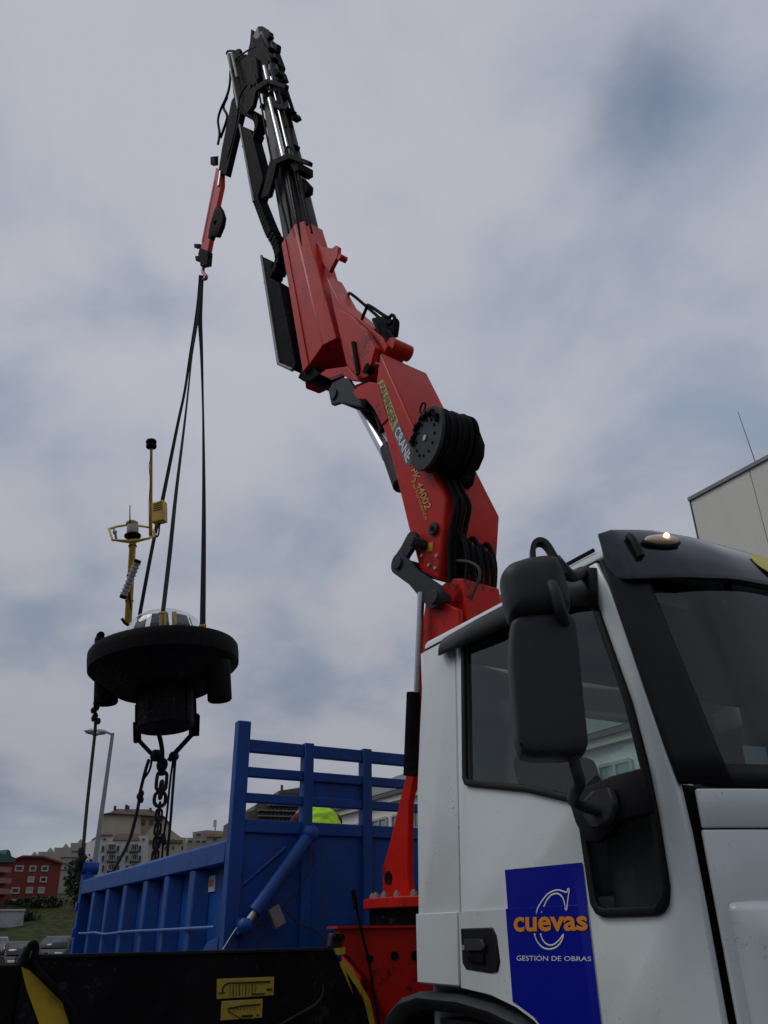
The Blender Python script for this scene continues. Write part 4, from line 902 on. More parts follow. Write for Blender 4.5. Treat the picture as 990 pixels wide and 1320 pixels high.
rdisc(-.315, -.345, .262, 40).build('reel_rim', BLACKP, rl)
for k in range(12):
    a = R(30*k); p = RP + (ux*math.cos(a)+uy*math.sin(a))*.15
    MB().cyl(p, p+RA*.008, .012, n=8).build('bolt', BLACKP, rl)
rdisc(.012, 0, .024).build('hub', SILVER, rl)
for k in range(18):
    a = R(150+k*9); p = RP + RA*.012 + (ux*math.cos(a)+uy*math.sin(a))*(.205+.012*math.sin(k*2.1)); MB().ball(p, .022+.006*math.sin(k*1.7), 8).build('hose_bead', RUBBER, rl)
er = cp(545, 526, .40); MB().tube([er+(ux*math.cos(a)+uy*math.sin(a))*.045 for a in [2*math.pi*i/14 for i in range(15)]], .008, 6, 1).build('hose_eye', BLACKP, rl)
plate('reel_motor', [(582, 543), (594, 540), (606, 549), (613, 568), (612, 583), (604, 602), (590, 606), (580, 580)], .02, -.10, BLACKP, bevel=.03, seg=3)
MB().tube([cp(x, y, .02) for x, y in ((556, 599), (552, 606), (558, 611), (567, 607), (562, 600))], .008, 6).build('hose', RUBBER, crane)
def back_x(y, o): return (574-(642-y)*.447 if y < 642 else 574-(y-642)*.085) + (HW-o)*114
for k in range(4):
    o_ = .235-k*.042; dd = 5 + (k % 2)*2
    MB().tube([cp(back_x(y, o_)+dd+j, y+(HW-o_)*38, o_) for y, j in ((600, 4), (625, 2), (645, 4), (670, 2), (700, 0), (735, 3), (760, 8), (800, 14), (850, 16))], .020, 8).build('hose', RUBBER, crane)
for k in range(7):
    o_ = .17-k*.05; bx9 = 574+(HW-o_)*114; j = (k*37 % 11)-5
    MB().tube([cp(bx9+x_+j*.5, y+j+(HW-o_)*38, o_) for x_, y in ((0, 716), (2, 699+j), (8, 692+j), (14, 699), (18, 718), (17, 745), (12, 780), (6, 830))], .021, 8).build('hose', RUBBER, crane)
MB().tube([cp(x, y, .19) for x, y in ((588, 723), (603, 724), (616, 731), (618, 745), (610, 765), (600, 795))], .011, 7).build('hose', mat('grey_hose', (.08, .078, .07), .6, spec=.1), crane)
m_ = MB(); disc((592, 722), .16, .02, .085, 24, m_); m_.build('hose_guide', BLACKP, crane)
# elbow
plate('elbow_link', [(423, 503), (428, 494), (441, 487), (448, 487), (455, 498), (466, 512), (466, 524), (436, 519), (427, 522)], .25, .20, PLATE)
plate('elbow_link', [(423, 503), (428, 494), (441, 487), (448, 487), (455, 498), (466, 512), (466, 524), (436, 519), (427, 522)], -.20, -.25, PLATE)
plate('elbow_block', [(434, 510), (441, 500), (455, 498), (470, 512), (474, 528), (455, 526), (436, 518)], .19, -.19, BLACKP)
disc((429, 508), .27, -.27, .06).build('pin', PLATE, crane)
rod((462, 514), (502, 588), -.02, .075).build('elbow_rod', CHROME, crane)
rod((503, 578), (520, 625), .0, .10).build('elbow_cylinder', PLATE, crane)
MB().tube([cp(x, y, .12) for x, y in ((466, 512), (478, 520), (486, 535), (493, 556))], .03, 8).build('hose', RUBBER, crane)
# outer boom (red jib), tapering eight-sided box
def beam(px0, px1, w0, w1, sec, o=0.0):
    A, B = cp(*px0, o), cp(*px1, o); ax = (B-A).normalized(); up = CN.cross(ax).normalized()
    if up.dot(CD) < 0: up = -up         # up: towards the boom's outer (lower) flank
    return MB().loft([[P + up*(a*w) + CN*b_ for a, b_ in sec] for P, w in ((A, w0), (B, w1))])
SEC = [(.5, -.09), (.5, .09), (.22, .235), (-.30, .235), (-.5, .14), (-.5, -.14), (-.30, -.235), (.22, -.235)]
jib = beam((425, 474), (390, 313), .78, .60, SEC).build('outer_boom', RED, crane, bevel=.012, smooth=15)
jw = MB(); A, B = cp(425, 477, 0), cp(390, 313, 0); ax = (B-A).normalized(); up = CN.cross(ax).normalized(); up = up if up.dot(CD) > 0 else -up
wl_ = jw.loft([[P + up*a + CN*b_ for a, b_ in ((.16*k_, .236), (.05*k_, .236), (.05*k_, .252), (.16*k_, .252))] for P, k_ in ((A+ax*.02, 1.1), (B-ax*.02, .9))])
jw.build('boom_flange', RED, jib, bevel=.004)
plate('boom_foot', [(384, 487), (389, 474), (400, 470), (412, 482), (400, 491), (390, 491)], .20, -.22, BLACKP)
plate('boom_foot', [(412, 482), (420, 476), (448, 472), (462, 491), (452, 490), (440, 482), (424, 488)], .245, .20, RED)
plate('boom_web', [(420, 354), (438, 388), (468, 414), (492, 434), (500, 446), (494, 458), (474, 486), (460, 491), (446, 470), (430, 400)], .14, -.10, RED, bevel=.014)
plate('boom_web_plate', [(431, 396), (448, 404), (470, 425), (484, 447), (478, 470), (466, 480), (452, 462), (440, 435)], .235, .165, RED)
disc((502, 445), .10, -.14, .085).build('elbow_pin', RED, crane)
plate('boom_side_rib', [(452, 440), (456, 439), (463, 480), (459, 484)], .26, .237, BLACKP)
disc((472, 474), .24, .165, .05).build('pin', BLACKP, crane)
for (x, y) in ((481, 456), (484, 468), (491, 462), (489, 475)): disc((x, y), .20, .16, .016, 8).build('fitting', STEEL, crane)
plate('boom_ear', [(400, 307), (413, 317), (428, 320), (433, 316), (436, 318), (435, 330), (424, 351), (415, 340)], .05, .0, RED)
disc((437, 331), .07, -.03, .04).build('pin', RED, crane)
# hoops and hose loom at the elbow
hb_ = [(456, 440), (462, 424), (472, 398), (476, 394), (499, 409), (505, 406), (509, 411), (508, 430)]
MB().tube([cp(x, y, .12) for x, y in hb_], .018, 8, 3).build('hose_hoop', BLACKP, crane)
MB().tube([cp(x, y, -.10) for x, y in ((447, 390), (449, 381), (453, 379), (478, 400), (500, 418), (508, 412), (513, 416), (511, 434))], .018, 8, 3).build('hose_hoop', BLACKP, crane)
for k in range(7): MB().tube([cp(x+k*3.0, y-k*.5, .10-.05*k) for x, y in ((482, 412), (487, 422), (490, 436), (484, 450))], .024, 8).build('hose', RUBBER, crane)
plate('hose_clamp', [(480, 424), (492, 420), (504, 436), (497, 444), (488, 440)], .10, .0, BLACKP, bevel=.02)

# black telescopic extensions
ES = [(.5, -.06), (.5, .06), (.2, .2), (-.35, .2), (-.5, .1), (-.5, -.1), (-.35, -.2), (.2, -.2)]
beam((389, 318), (366, 205), .58, .52, ES).build('boom_extension', BSTEEL, crane, bevel=.008, smooth=15)
beam((367, 210), (352, 120), .48, .44, [(a, b_*.88) for a, b_ in ES]).build('boom_extension', BSTEEL, crane, bevel=.008, smooth=15)
beam((353, 125), (337, 48), .42, .38, [(a, b_*.76) for a, b_ in ES]).build('boom_extension', BSTEEL, crane, bevel=.008, smooth=15)
# extension cylinders and rods along the near flank and the back
def pipe(name, px0, px1, o, r, mt, n=12): return MB().cyl(cp(*px0, o), cp(*px1, o), r, None, n).build(name, mt, crane)
pipe('extension_rail', (381, 322), (361, 205), .205, .018, BLACKP); pipe('extension_rail', (390, 322), (369, 205), .205, .014, BLACKP); pipe('extension_rod', (366, 203), (348, 128), .25, .042, CHROME)
pipe('extension_cylinder', (392, 312), (373, 205), .10, .09, BSTEEL); pipe('extension_rod', (371, 190), (350, 100), .20, .026, CHROME)
pipe('extension_rod', (349, 120), (341, 86), .22, .036, CHROME)
pipe('extension_cylinder', (383, 215), (356, 105), .10, .10, BSTEEL); pipe('extension_cylinder', (362, 130), (341, 46), .05, .10, BSTEEL)
pipe('extension_cylinder', (372, 165), (346, 50), -.08, .09, BSTEEL)
pipe('oil_pipe', (380, 150), (364, 100), -.02, .03, BLACKP); pipe('oil_pipe', (383, 205), (372, 160), .0, .03, BSTEEL)
pipe('oil_pipe', (392, 262), (380, 200), .0, .035, BSTEEL)
# collars with wings
def collar(px, o0, o1, mt=BLACKP): return plate('extension_collar', px, o0, o1, mt, bevel=.01)
collar([(338, 247), (347, 208), (371, 197), (398, 207), (397, 213), (372, 204), (356, 211), (352, 230), (346, 252), (336, 256)], .34, .27)
collar([(356, 211), (372, 204), (385, 209), (385, 218), (379, 222), (372, 211)], .26, .02)
collar([(312, 136), (320, 118), (324, 113), (344, 101), (368, 108), (367, 114), (345, 107), (330, 117), (326, 136), (318, 146)], .34, .27)
collar([(330, 117), (345, 107), (358, 111), (357, 118), (346, 115)], .24, .05)
collar([(341, 130), (350, 124), (358, 133), (370, 137), (369, 141), (354, 139), (346, 141)], .26, .08)
for pl_ in ([(383, 232), (390, 230), (397, 238), (396, 248), (388, 252)], [(374, 142), (381, 146), (383, 151), (376, 155), (371, 146)], [(352, 86), (363, 92), (367, 103), (360, 106)], [(340, 44), (347, 40), (348, 47), (343, 50)], [(350, 57), (357, 56), (356, 66), (353, 67)]):
    plate('end_stop', pl_, .10, .0, BLACKP, bevel=.02)
plate('head_plate', [(323.4, 37.5), (324.8, 38), (326, 47), (330, 50.5), (334, 47), (336, 43), (347, 75), (343, 90), (332, 94), (317, 86), (319, 68), (322, 55)], .16, -.18, BLACKP)
plate('head_plate', [(318, 70), (330, 74), (333, 100), (326, 112), (318, 100)], .24, .18, BLACKP)
# hose trays and carrier chains along the outer flank
LEDGE = mat('pale_tray_edge', (.16, .165, .17), .5, var=.2)  # paler grey for the tray edges and the fly jib stays
def tray(px, edge):
    t_ = plate('hose_tray', px, .26, .08, BLACKP, bevel=.006); 
    MB().tube([cp(x, y, .27) for x, y in edge], .022, 6, 1).build('tray_edge', LEDGE, t_)
tray([(337, 330), (351, 337), (347, 357), (360, 365), (381, 469), (377, 477), (359, 469)], [(337, 330), (359, 469), (377, 477)])
tray([(309, 161), (323, 167), (330, 194), (339, 230), (331, 257), (327, 260)], [(309, 161), (327, 260)])
def carrier(px, w_=.17):
    pts = [cp(x, y, .17) for x, y in px]; ln = smooth_line(pts, 6)
    cr = MB().tube(ln, .03, 6, 1).build('hose_carrier', BLACKP, crane)
    # separate carrier links along the run
    acc = 0; last = ln[0]
    for a, b_ in zip(ln, ln[1:]):
        acc += (b_-a).length
        if acc > .10:
            acc = 0; d_ = (b_-a).normalized(); up_ = CN.cross(d_); rm = Matrix((d_, up_, CN)).transposed()
            MB().box(b_, (.115, w_*.8, .18), rm).build('carrier_link', BLACKP, cr, bevel=.012)
carrier([(333, 254), (341, 275), (351, 300), (360, 316), (364, 333), (359, 352), (349, 362)])
carrier([(309, 139), (320, 146), (331, 151), (336, 162), (331, 180), (320, 187)])
MB().tube([cp(x, y, .2) for x, y in ((368, 322), (374, 326), (380, 320))], .012, 6).build('hose', RUBBER, crane)
pipe('tray_stay', (373, 434), (384, 408), .16, .015, BLACKP)

for o_, px_ in ((.30, ((372, 300), (360, 250), (352, 215), (342, 165), (334, 120), (328, 95))), (.22, ((402, 300), (388, 240), (378, 190), (366, 140), (352, 90), (344, 60))), (.18, ((396, 290), (386, 250), (377, 205), (360, 130), (349, 85))),
                (.26, ((318, 110), (309, 125), (306, 150), (300, 180), (293, 205))), (.16, ((330, 60), (318, 66), (304, 78), (300, 100), (303, 128)))):
    MB().tube([cp(x, y, o_) for x, y in px_], .017, 7, 5).build('hose', RUBBER, crane)
for x, y in ((346, 62), (350, 75), (356, 95), (362, 122), (330, 108), (336, 136), (368, 160), (376, 188)):
    disc((x, y), .20, .08, .045, 10).build('hose_clip', BLACKP, crane)
# fly jib hanging down from the head
plate('fly_jib_root', [(293, 69), (300, 67), (318, 70), (326, 90), (323, 112), (316, 130), (309, 143), (303, 120), (297, 95)], .12, -.10, BLACKP, bevel=.015)
pipe('fly_jib_stay', (294, 70), (308, 142), .24, .03, LEDGE); pipe('fly_jib_stay', (299, 70), (306, 100), .24, .03, LEDGE)
MB().tube([cp(x, y, .1) for x, y in ((292, 70), (294, 66), (302, 66), (310, 68))], .025, 6).build('hose', RUBBER, crane)
pipe('fly_jib_pivot', (308, 68), (310, 82), .05, .08, BLACKP)
plate('fly_jib_box', [(304, 120), (311, 143), (302, 180), (291, 226), (281, 222), (286, 190), (292, 160), (298, 130)], .05, -.06, BLACKP, bevel=.015)
MB().tube([cp(x, y, .06) for x, y in ((297, 92), (296, 110), (292, 125), (285, 140), (281, 155), (283, 172), (281, 186))], .026, 8).build('hose', RUBBER, crane)
MB().tube([cp(x, y, .02) for x, y in ((293, 125), (288, 138), (293, 150), (289, 165), (284, 178))], .028, 8).build('hose', RUBBER, crane)
plate('fly_jib_arm', [(278.5, 216), (285, 221), (285, 238), (278, 270), (267.5, 324), (258.5, 321), (267.5, 272)], .045, -.045, RED, bevel=.012)
pipe('fly_jib_rod', (284.5, 221), (282, 240), .06, .025, CHROME)
plate('fly_jib_flange', [(275.5, 232), (277, 232), (261, 312), (259.5, 312)], .056, .0455, mat('pale_red_edge', (.42, .10, .08), .5), None, .003)
wp = holed([cp(x, y, .09) for x, y in ((283, 265), (287, 271), (290, 281), (288, 292), (282, 306), (276, 305), (274, 310), (270, 308), (273, 290), (279, 270))], [[cp(x, y, .09) for x, y in ((277, 286), (281, 286), (282, 290), (280, 292), (277, 289))]])
wp.build('hose_bracket', BLACKP, crane, bevel=.008, solid=.07)
for p4 in ([(271, 202), (277, 201), (277, 211), (271, 212)], [(250, 314), (257, 314), (257, 319), (250, 319)], [(251, 330), (257, 329), (257, 336), (252, 336)]): plate('work_lamp', p4, .04, -.04, BLACKP, bevel=.01)
MB().tube([cp(x, y, 0) for x, y in ((276, 203), (281, 202))], .015, 6, 1).build('lamp_stalk', BLACKP, crane)
plate('fly_jib_tip', [(257.5, 319), (268, 324), (266.5, 341), (258, 343), (257, 332), (255, 328)], .05, -.05, BLACKP)
# hook
HOOKRED = mat('hook_red', (.28, .03, .03), .45, var=.15)
hk = [cp(x, y, 0) for x, y in ((262, 339), (262, 347), (261.5, 350), (264, 354), (266, 356.5), (265, 359.5), (261.5, 360), (259, 357))]
MB().tube(hk, .032, 8, 4, lambda f: 1.0 if f < .75 else 1-(f-.75)*3).build('hook', HOOKRED, crane)

# stabiliser frame with beam and leg on the near side
SX = -4.42
def sx(x, y, X=SX): return atX(x, y, X)
fr = [sx(x, y) for x, y in ((437, 1197), (560, 1191), (640, 1195))]
zt = fr[0].z
MB().prism([sx(437, 1197), V((SX, 4.5, zt)), V((SX, 4.5, .95)), V((SX, 3.1, .95)), sx(503, 1330), sx(497, 1305), sx(474, 1262), sx(452, 1236), sx(440, 1226)], (-.06, 0, 0)).build('stabiliser_plate', RED, crane, bevel=.006)
MB().bx(SX-.30, SX-.062, sx(447, 1197).y+.12, 4.5, .98, zt-.03).build('stabiliser_housing', RED, crane, bevel=.01)
MB().bx(-5.45, SX-.302, 2.85, 4.0, .98, 1.598).build('pedestal', RED, crane, bevel=.01)
MB().bx(SX-.10, SX+.03, sx(432, 1195).y, 4.52, zt, zt+.012).build('top_cover', RED, crane)
vbk = MB().prism([sx(x, y)+V((.012, 0, 0)) for x, y in ((426, 1203), (440, 1203), (441, 1212), (438, 1222), (424, 1222))], (-.05, 0, 0)).build('valve_block', PLATE, crane, bevel=.01)
for x in (430, 437): 
    c_ = sx(x, 1208)+V((.012, 0, 0)); MB().cyl(c_, c_+V((.03, 0, 0)), .016, n=10).build('valve_knob', BLACKP, vbk)
MB().tube([sx(x, y)+V((.05, 0, 0)) for x, y in ((449, 1150), (456, 1180), (464, 1215), (470, 1240), (476, 1280), (484, 1325))], .008, 7).build('control_cable', RUBBER, crane)
MB().ball(sx(471, 1236)+V((.05, 0, 0)), .022, 10).build('cable_joint', BLACKP, crane)
MB().cyl(sx(450, 1148)+V((.05, 0, 0)), sx(453, 1172)+V((.05, 0, 0)), .014, n=8).build('control_lever', BLACKP, crane)
MB().cyl(sx(508, 1232)+V((-.005, 0, 0)), sx(508, 1232)+V((.012, 0, 0)), .022, n=12).build('plug', BLACKP, crane)
MB().cyl(sx(535, 1232)+V((-.005, 0, 0)), sx(535, 1232)+V((.012, 0, 0)), .026, n=12).build('plug', BLACKP, crane)
# extended beam (black) running out towards the near left
ztb = sx(300, 1227).z
bt = sx(430, 1223); bl = sx(33, 1235)
beamf = MB().prism([V((SX, bl.y, ztb)), V((SX, bt.y, ztb)), sx(441, 1240), sx(456, 1265), sx(490, 1330), V((SX, 2.3, .86)), V((SX, bl.y, .86))], (-.34, 0, 0)).build('stabiliser_beam', BLACKP, crane, bevel=.01)
MB().bx(SX-.005, SX+.012, bl.y+.02, bt.y-.02, ztb-.006, ztb+.010).build('beam_lip', BSTEEL, beamf, bevel=.003)
MB().prism([sx(x, y)+V((.004, 0, 0)) for x, y in ((437, 1240), (444, 1238), (452, 1246), (477, 1290), (486, 1335), (480, 1335), (468, 1285))], (-.01, 0, 0)).build('chevron', CHEVRON, beamf)
MB().prism([sx(x, y)+V((.005, 0, 0)) for x, y in ((437, 1242), (443, 1246), (455, 1282))], (-.008, 0, 0)).build('chevron', CHEVRON, beamf)
MB().prism([sx(x, y)+V((.02, 0, 0)) for x, y in ((429, 1222.5), (443, 1221), (443, 1230), (432, 1231))], (-.015, 0, 0)).build('chevron', CHEVRON, beamf)
MB().prism([sx(x, y)+V((.006, 0, 0)) for x, y in ((27, 1246), (38, 1251), (50, 1262), (80, 1292), (92, 1330), (54, 1330), (34, 1275))], (-.005, 0, 0)).build('chevron', CHEVRON, beamf)
# outer end of the beam with its foot
e0 = sx(-60, 1240).y
MB().bx(SX-.30, SX-.03, e0-.25, bl.y-.004, .86, ztb-.03).build('beam_end', BLACKP, crane, bevel=.012)
MB().cyl((SX-.17, e0-.3, .16), (SX-.17, e0-.3, ztb+.05), .07, n=18).build('stabiliser_leg', BLACKP, crane)
MB().cyl((SX-.17, e0-.3, .04), (SX-.17, e0-.3, .16), .05, n=18).build('stabiliser_ram', CHROME, crane)
MB().cyl((SX-.17, e0-.3, .0), (SX-.17, e0-.3, .045), .2, n=24).build('foot_plate', STEEL, crane)
MB().tube([sx(x, y)+V((.03, 0, 0)) for x, y in ((28, 1242), (34, 1226), (41, 1216), (45, 1222), (43, 1240), (52, 1256), (72, 1276), (90, 1300), (98, 1335))], .016, 8).build('beam_hose', RUBBER, beamf)
MB().tube([sx(x, y)+V((.0, 0, 0)) for x, y in ((24, 1243), (29, 1234), (36, 1222))], .02, 8).build('beam_hose', PLATE, beamf)
MB().tube([sx(x, y)+V((.03, 0, 0)) for x, y in ((413, 1268), (413, 1280), (405, 1293), (385, 1305), (355, 1322))], .006, 6).build('beam_cable', PLATE, beamf)
# load chart plates
def chart(q, bars):
    pts = [sx(x, y)+V((.004, 0, 0)) for x, y in q]
    pl_ = MB().prism(pts, (-.006, 0, 0)).build('load_chart', YDECAL, beamf, bevel=.002)
    def uv(u_, v_): return pts[0].lerp(pts[1], u_).lerp(pts[3].lerp(pts[2], u_), v_) + V((.004, 0, 0))
    def stroke(p_, r_): MB().tube([uv(*k) for k in p_], r_, 5, 1).build('chart_line', BLETTER, beamf)
    return uv, stroke
INKF = mat('faded_ink', (.20, .14, .02), .5)
uv, stroke = chart([(279.5, 1262), (353, 1259), (352.5, 1283), (279, 1288)], 1)
stroke([(.02, .70), (.14, .70)], .0022); stroke([(.09, .70), (.10, .42), (.13, .30), (.20, .22), (.5, .24), (.93, .25)], .0035)
for k in range(9): stroke([(.22+.055*k, .34), (.22+.055*k, .9)], .0022 if k % 2 else .0012)
stroke([(.62, .86), (.83, .87)], .003); stroke([(.87, .66), (.96, .66)], .005); stroke([(.7, .5), (.66, .7)], .001)
uv, stroke = chart([(285.5, 1290.5), (338.5, 1287.5), (337.5, 1312), (284, 1315.5)], 1)
stroke([(.16, .40), (.5, .30), (.93, .28)], .0035); stroke([(.16, .40), (.17, .55), (.5, .98)], .002); stroke([(.04, .38), (.06, .55)], .001)
stroke([(.5, .84), (.76, .84)], .005); stroke([(.85, .83), (.92, .83)], .003)
for k in range(7): stroke([(.3+.08*k, .40), (.3+.08*k, .52)], .0012)

# ================================================================== BUOY
def atD(x, y, depth): return CAM + ray(x, y)*(depth/FPX)
BC = V((-11.21, 2.85, 5.11)); BD = (BC-CAM).dot(_f2)
BA = (V((0, 0, 1))*math.cos(R(7)) - _ri*math.sin(R(7))).normalized()         # the buoy hangs a little askew
BR = (_ri - BA*_ri.dot(BA)).normalized(); BFd = BA.cross(BR).normalized()       # right of it, and away from the viewer
if BFd.dot(_fw) < 0: BFd = -BFd
def bp(r_, a, z): return BC + (BR*math.cos(a) + BFd*math.sin(a))*r_ + BA*z
buoy = thing('buoy', 'black disc buoy with yellow mast and clear dome hanging from the crane', 'buoy', BC - BA*1.1)
HULL = mat('black_hull', (.007, .007, .0075), .65, var=.35, scale=4, bump=.08, bscale=25, spec=.12, dirt=(.024, .023, .021), dirt_amt=.8, dirt_scale=3, streak=True, chip=(.05, .048, .044), chip_scale=18, chip_at=.69)
hull = MB().lathe([(.38, -.46), (.66, -.46), (.71, -.42), (.88, -.25), (.97, -.175), (1.01, -.165), (1.03, -.14), (1.03, .0), (1.025, .10), (1.0, .135), (.94, .15), (.8, .16), (.55, .175), (.02, .18)], BC, BA, 72).build('hull', HULL, buoy)
MB().lathe([(1.015, -.155), (1.037, -.135), (1.044, .0), (1.04, .10), (1.02, .13)], BC, BA, 72).build('rubber_rim', RUBBER, buoy)
MB().lathe([(.39, -.455), (.385, -.96), (.36, -.99), (.02, -.99)], BC, BA, 48).build('centre_well', HULL, buoy)
for k in range(9):
    a = 2*math.pi*k/9+.2
    MB().cyl(bp(.393, a, -.47), bp(.393, a, -.95), .010, n=6).build('well_rib', HULL, buoy)
for a, r_, z_ in ((math.pi-.22, .90, -.47), (-.28, .83, -.77), (1.75, .80, -.7)):
    MB().lathe([(.165, .05), (.165, -.48), (.15, -.5), (.13, -.5), (.13, -.1), (.01, -.1)], bp(r_, a, z_+.50), BA, 24).build('ballast_tube', HULL, buoy)
# dome with equipment
MB().lathe([(.56, .0), (.55, .09), (.51, .20), (.42, .30), (.29, .375), (.14, .41), (.01, .42)], BC+BA*.30, BA, 48).build('dome', DOME, buoy, smooth=180)
MB().lathe([(.58, .15), (.58, .29), (.54, .305), (.54, .15)], BC, BA, 48).build('dome_ring', YELLOW, buoy)
SOLAR = mat('solar_cell', (.012, .016, .035), .15, var=.3, scale=20)
for k in range(8):
    a = 2*math.pi*k/8+.1; m_ = MB(); w_ = BR*-math.sin(a)+BFd*math.cos(a)
    p0, p1 = bp(.47, a, .28), bp(.38, a, .56); nn = (p1-p0).cross(w_).normalized()
    m_.prism([p0-w_*.14, p0+w_*.14, p1+w_*.11, p1-w_*.11], nn*.015); m_.build('solar_panel', SOLAR, buoy)
for a in (-1.0, .8): MB().cyl(bp(.44, a, .17), bp(.43, a, .55), .035, n=8).build('dome_post', YELLOW, buoy)
# lifting lugs
LUG = {'l': bp(.62, 2.6, .2), 'n': bp(.80, -1.35, .25), 'r': bp(.62, -.3, .22)}
for k_ in LUG:
    p = LUG[k_]; m_ = MB()
    for s_ in (-.03, .03): m_.cyl(p+BR*s_-BA*.12, p+BR*s_+BA*.14, .018, n=8)
    m_.cyl(p-BR*.05+BA*.14, p+BR*.05+BA*.14, .022, n=8); m_.build('lifting_lug', YELLOW, buoy)
# fender and loose coil on the far left of the deck
m_ = MB()
for k in range(3): m_.tube([bp(.90, -2.95+.42*i/8, .19+.05*k+.02*math.sin(i*1.7+k)) for i in range(9)], .05, 8, 2)
m_.build('deck_fender', RUBBER, buoy)
MB().tube([bp(.72, 2.75, .14), bp(.76, 2.8, .24), bp(.80, 2.86, .27), bp(.78, 2.95, .2)], .02, 6).build('deck_cleat', RUBBER, buoy)
# mast
MD = BD + .35
def mp(x, y, dz=0): return atD(x, y, MD+dz)
MB().cyl(mp(165, 803), mp(171.5, 694), .054, .048, 14).build('mast', YELLOW, buoy)
m_ = MB()
for t_ in (.25, .55, .9): p = mp(165, 803).lerp(mp(171.5, 694), t_); m_.cyl(p, p+BA*.02, .060, n=14)
m_.build('mast_band', BLACKP, buoy)
ring = [mp(140.5, 682, -.1), mp(145, 696, -.35), mp(170, 697.5, -.4), mp(192, 694, -.3), mp(201, 690, 0), mp(194.5, 680, .3), mp(168, 676, .4), mp(150, 679, .2), mp(140.5, 682, -.1)]
MB().tube(ring, .018, 8, 1).build('mast_ring', YELLOW, buoy)
for a_ in (ring[1], ring[3], ring[6]): MB().cyl(mp(170.5, 700), a_, .014, n=8).build('ring_spoke', YELLOW, buoy)
MB().cyl(ring[0], ring[1], .014, n=8).build('ring_spoke', YELLOW, buoy)
LANT = mat('white_lantern', (.5, .48, .43), .4, var=.08)
MB().lathe([(.05, 0), (.10, .01), (.12, .03), (.12, .05), (.08, .07)], mp(171, 694), BA, 20).build('lantern_base', BLACKP, buoy)
MB().lathe([(.07, .06), (.085, .08), (.085, .20), (.07, .215), (.05, .23)], mp(171, 693), BA, 20).build('lantern', LANT, buoy)
MB().lathe([(.085, .20), (.09, .23), (.05, .26), (.01, .265)], mp(170, 692), BA, 20).build('lantern_cap', YELLOW, buoy)
MB().cyl(mp(167.5, 674), mp(167.5, 651), .010, .006, 8).build('aerial', BLACKP, buoy)
m_ = MB(); m_.cyl(mp(150, 695), mp(148.5, 688), .02, n=8); m_.ball(mp(148, 686), .035, 10); m_.cyl(mp(148, 686), mp(146.5, 681), .012, n=8); m_.build('wind_sensor', LANT, buoy)
MB().cyl(mp(194.5, 693, .1), mp(195, 578, .1), .024, .020, 12).build('tall_mast', YELLOW, buoy)
MB().tube([mp(192.5, 690, .05), mp(192, 650, .05), mp(193.5, 620, .05), mp(192.2, 600, .05), mp(195, 590, .05)], .006, 6).build('mast_cable', BLACKP, buoy)
MB().lathe([(.03, -.03), (.075, -.02), (.078, .01), (.05, .03), (.05, .045), (.078, .06), (.075, .09), (.04, .10), (.03, .16)][:-1], mp(195, 575, .1), BA, 22).build('mast_top_sensor', RUBBER, buoy)
bc = mp(205.7, 661, -.05); bxr = Matrix((BR, BFd, BA)).transposed() @ Matrix.Rotation(R(-16), 3, 'Z')
eb = MB().box(bc, (.19, .13, .33), bxr).build('equipment_box', YELLOW, buoy, bevel=.012)
for k in range(4): MB().box(bc + bxr @ V((0.012, -.066, .12-.035*k)), (.14, .006, .012), bxr).build('louvre', BLACKP, eb)
MB().tube([bc-BA*.16, mp(204, 690, 0), mp(199, 692, 0), mp(196, 690, .1)], .012, 6).build('box_bracket', BLACKP, buoy)
INSUL = mat('white_insulator', (.45, .44, .42), .6, var=.2, scale=30)
a_, b_ = mp(158, 771, -.12), mp(178, 722, -.12)
it = MB().cyl(a_.lerp(b_, .08), a_.lerp(b_, .92), .045, n=12).build('radar_reflector_tube', INSUL, buoy)
for k in range(9): p = a_.lerp(b_, .1+.1*k); MB().cyl(p, p+(b_-a_).normalized()*.018, .058, n=12).build('tube_ring', INSUL, it)
m_ = MB().cyl(a_, a_.lerp(b_, .08), .05, n=10); m_.cyl(a_.lerp(b_, .92), b_, .05, n=10); m_.build('tube_cap', BLACKP, it)
MB().tube([mp(165, 760, -.1), mp(168, 775, -.05), mp(169, 795, 0)], .012, 6).build('mast_cable', BLACKP, buoy)
MB().tube([mp(157, 797, -.2), mp(161, 803, -.2), mp(166, 806, -.2)], .022, 6).build('deck_bracket', BLACKP, buoy)
# bridle frame under the well
m_ = MB(); jn = atD(209, 984, BD-.05)
for (x0, y0, x1, y1, dz, w_) in ((176.5, 931, 177, 957, -.05, .07), (251, 921, 250, 948, -.05, .09)):
    q0, q1 = atD(x0, y0, BD+dz), atD(x1, y1, BD+dz); MB().cyl(q0, q1, w_, n=4).build('bridle_plate', BLACKP, buoy, bevel=.01)
    MB().cyl(q0+BA*.25 - BR*(.0), q0, .03, n=8).build('bridle_rod', BLACKP, buoy)
def thick(name, px, r_, dz=-.05): return MB().tube([atD(x, y, BD+dz) for x, y in px], r_, 8, 3).build(name, CHAINM, buoy)
thick('bridle_arm', [(177, 952), (186, 962), (196, 972), (203, 977)], .032); thick('bridle_arm', [(249, 945), (238, 957), (228, 968), (218, 980)], .036)
thick('bridle_arm', [(203, 940), (207, 955), (209, 968), (209, 982)], .034, -.15)
m_ = MB(); m_.ball(atD(201, 974, BD-.05), .085, 10, (1, 1, 1.1)); m_.ball(atD(224, 975, BD-.05), .075, 10); m_.ball(atD(209, 986, BD-.05), .10, 12, (1.1, .8, 1)); m_.cyl(atD(209, 980, BD-.05), atD(208.5, 999, BD-.05), .075, .045, 10)
m_.build('bridle_shackle', CHAINM, buoy)

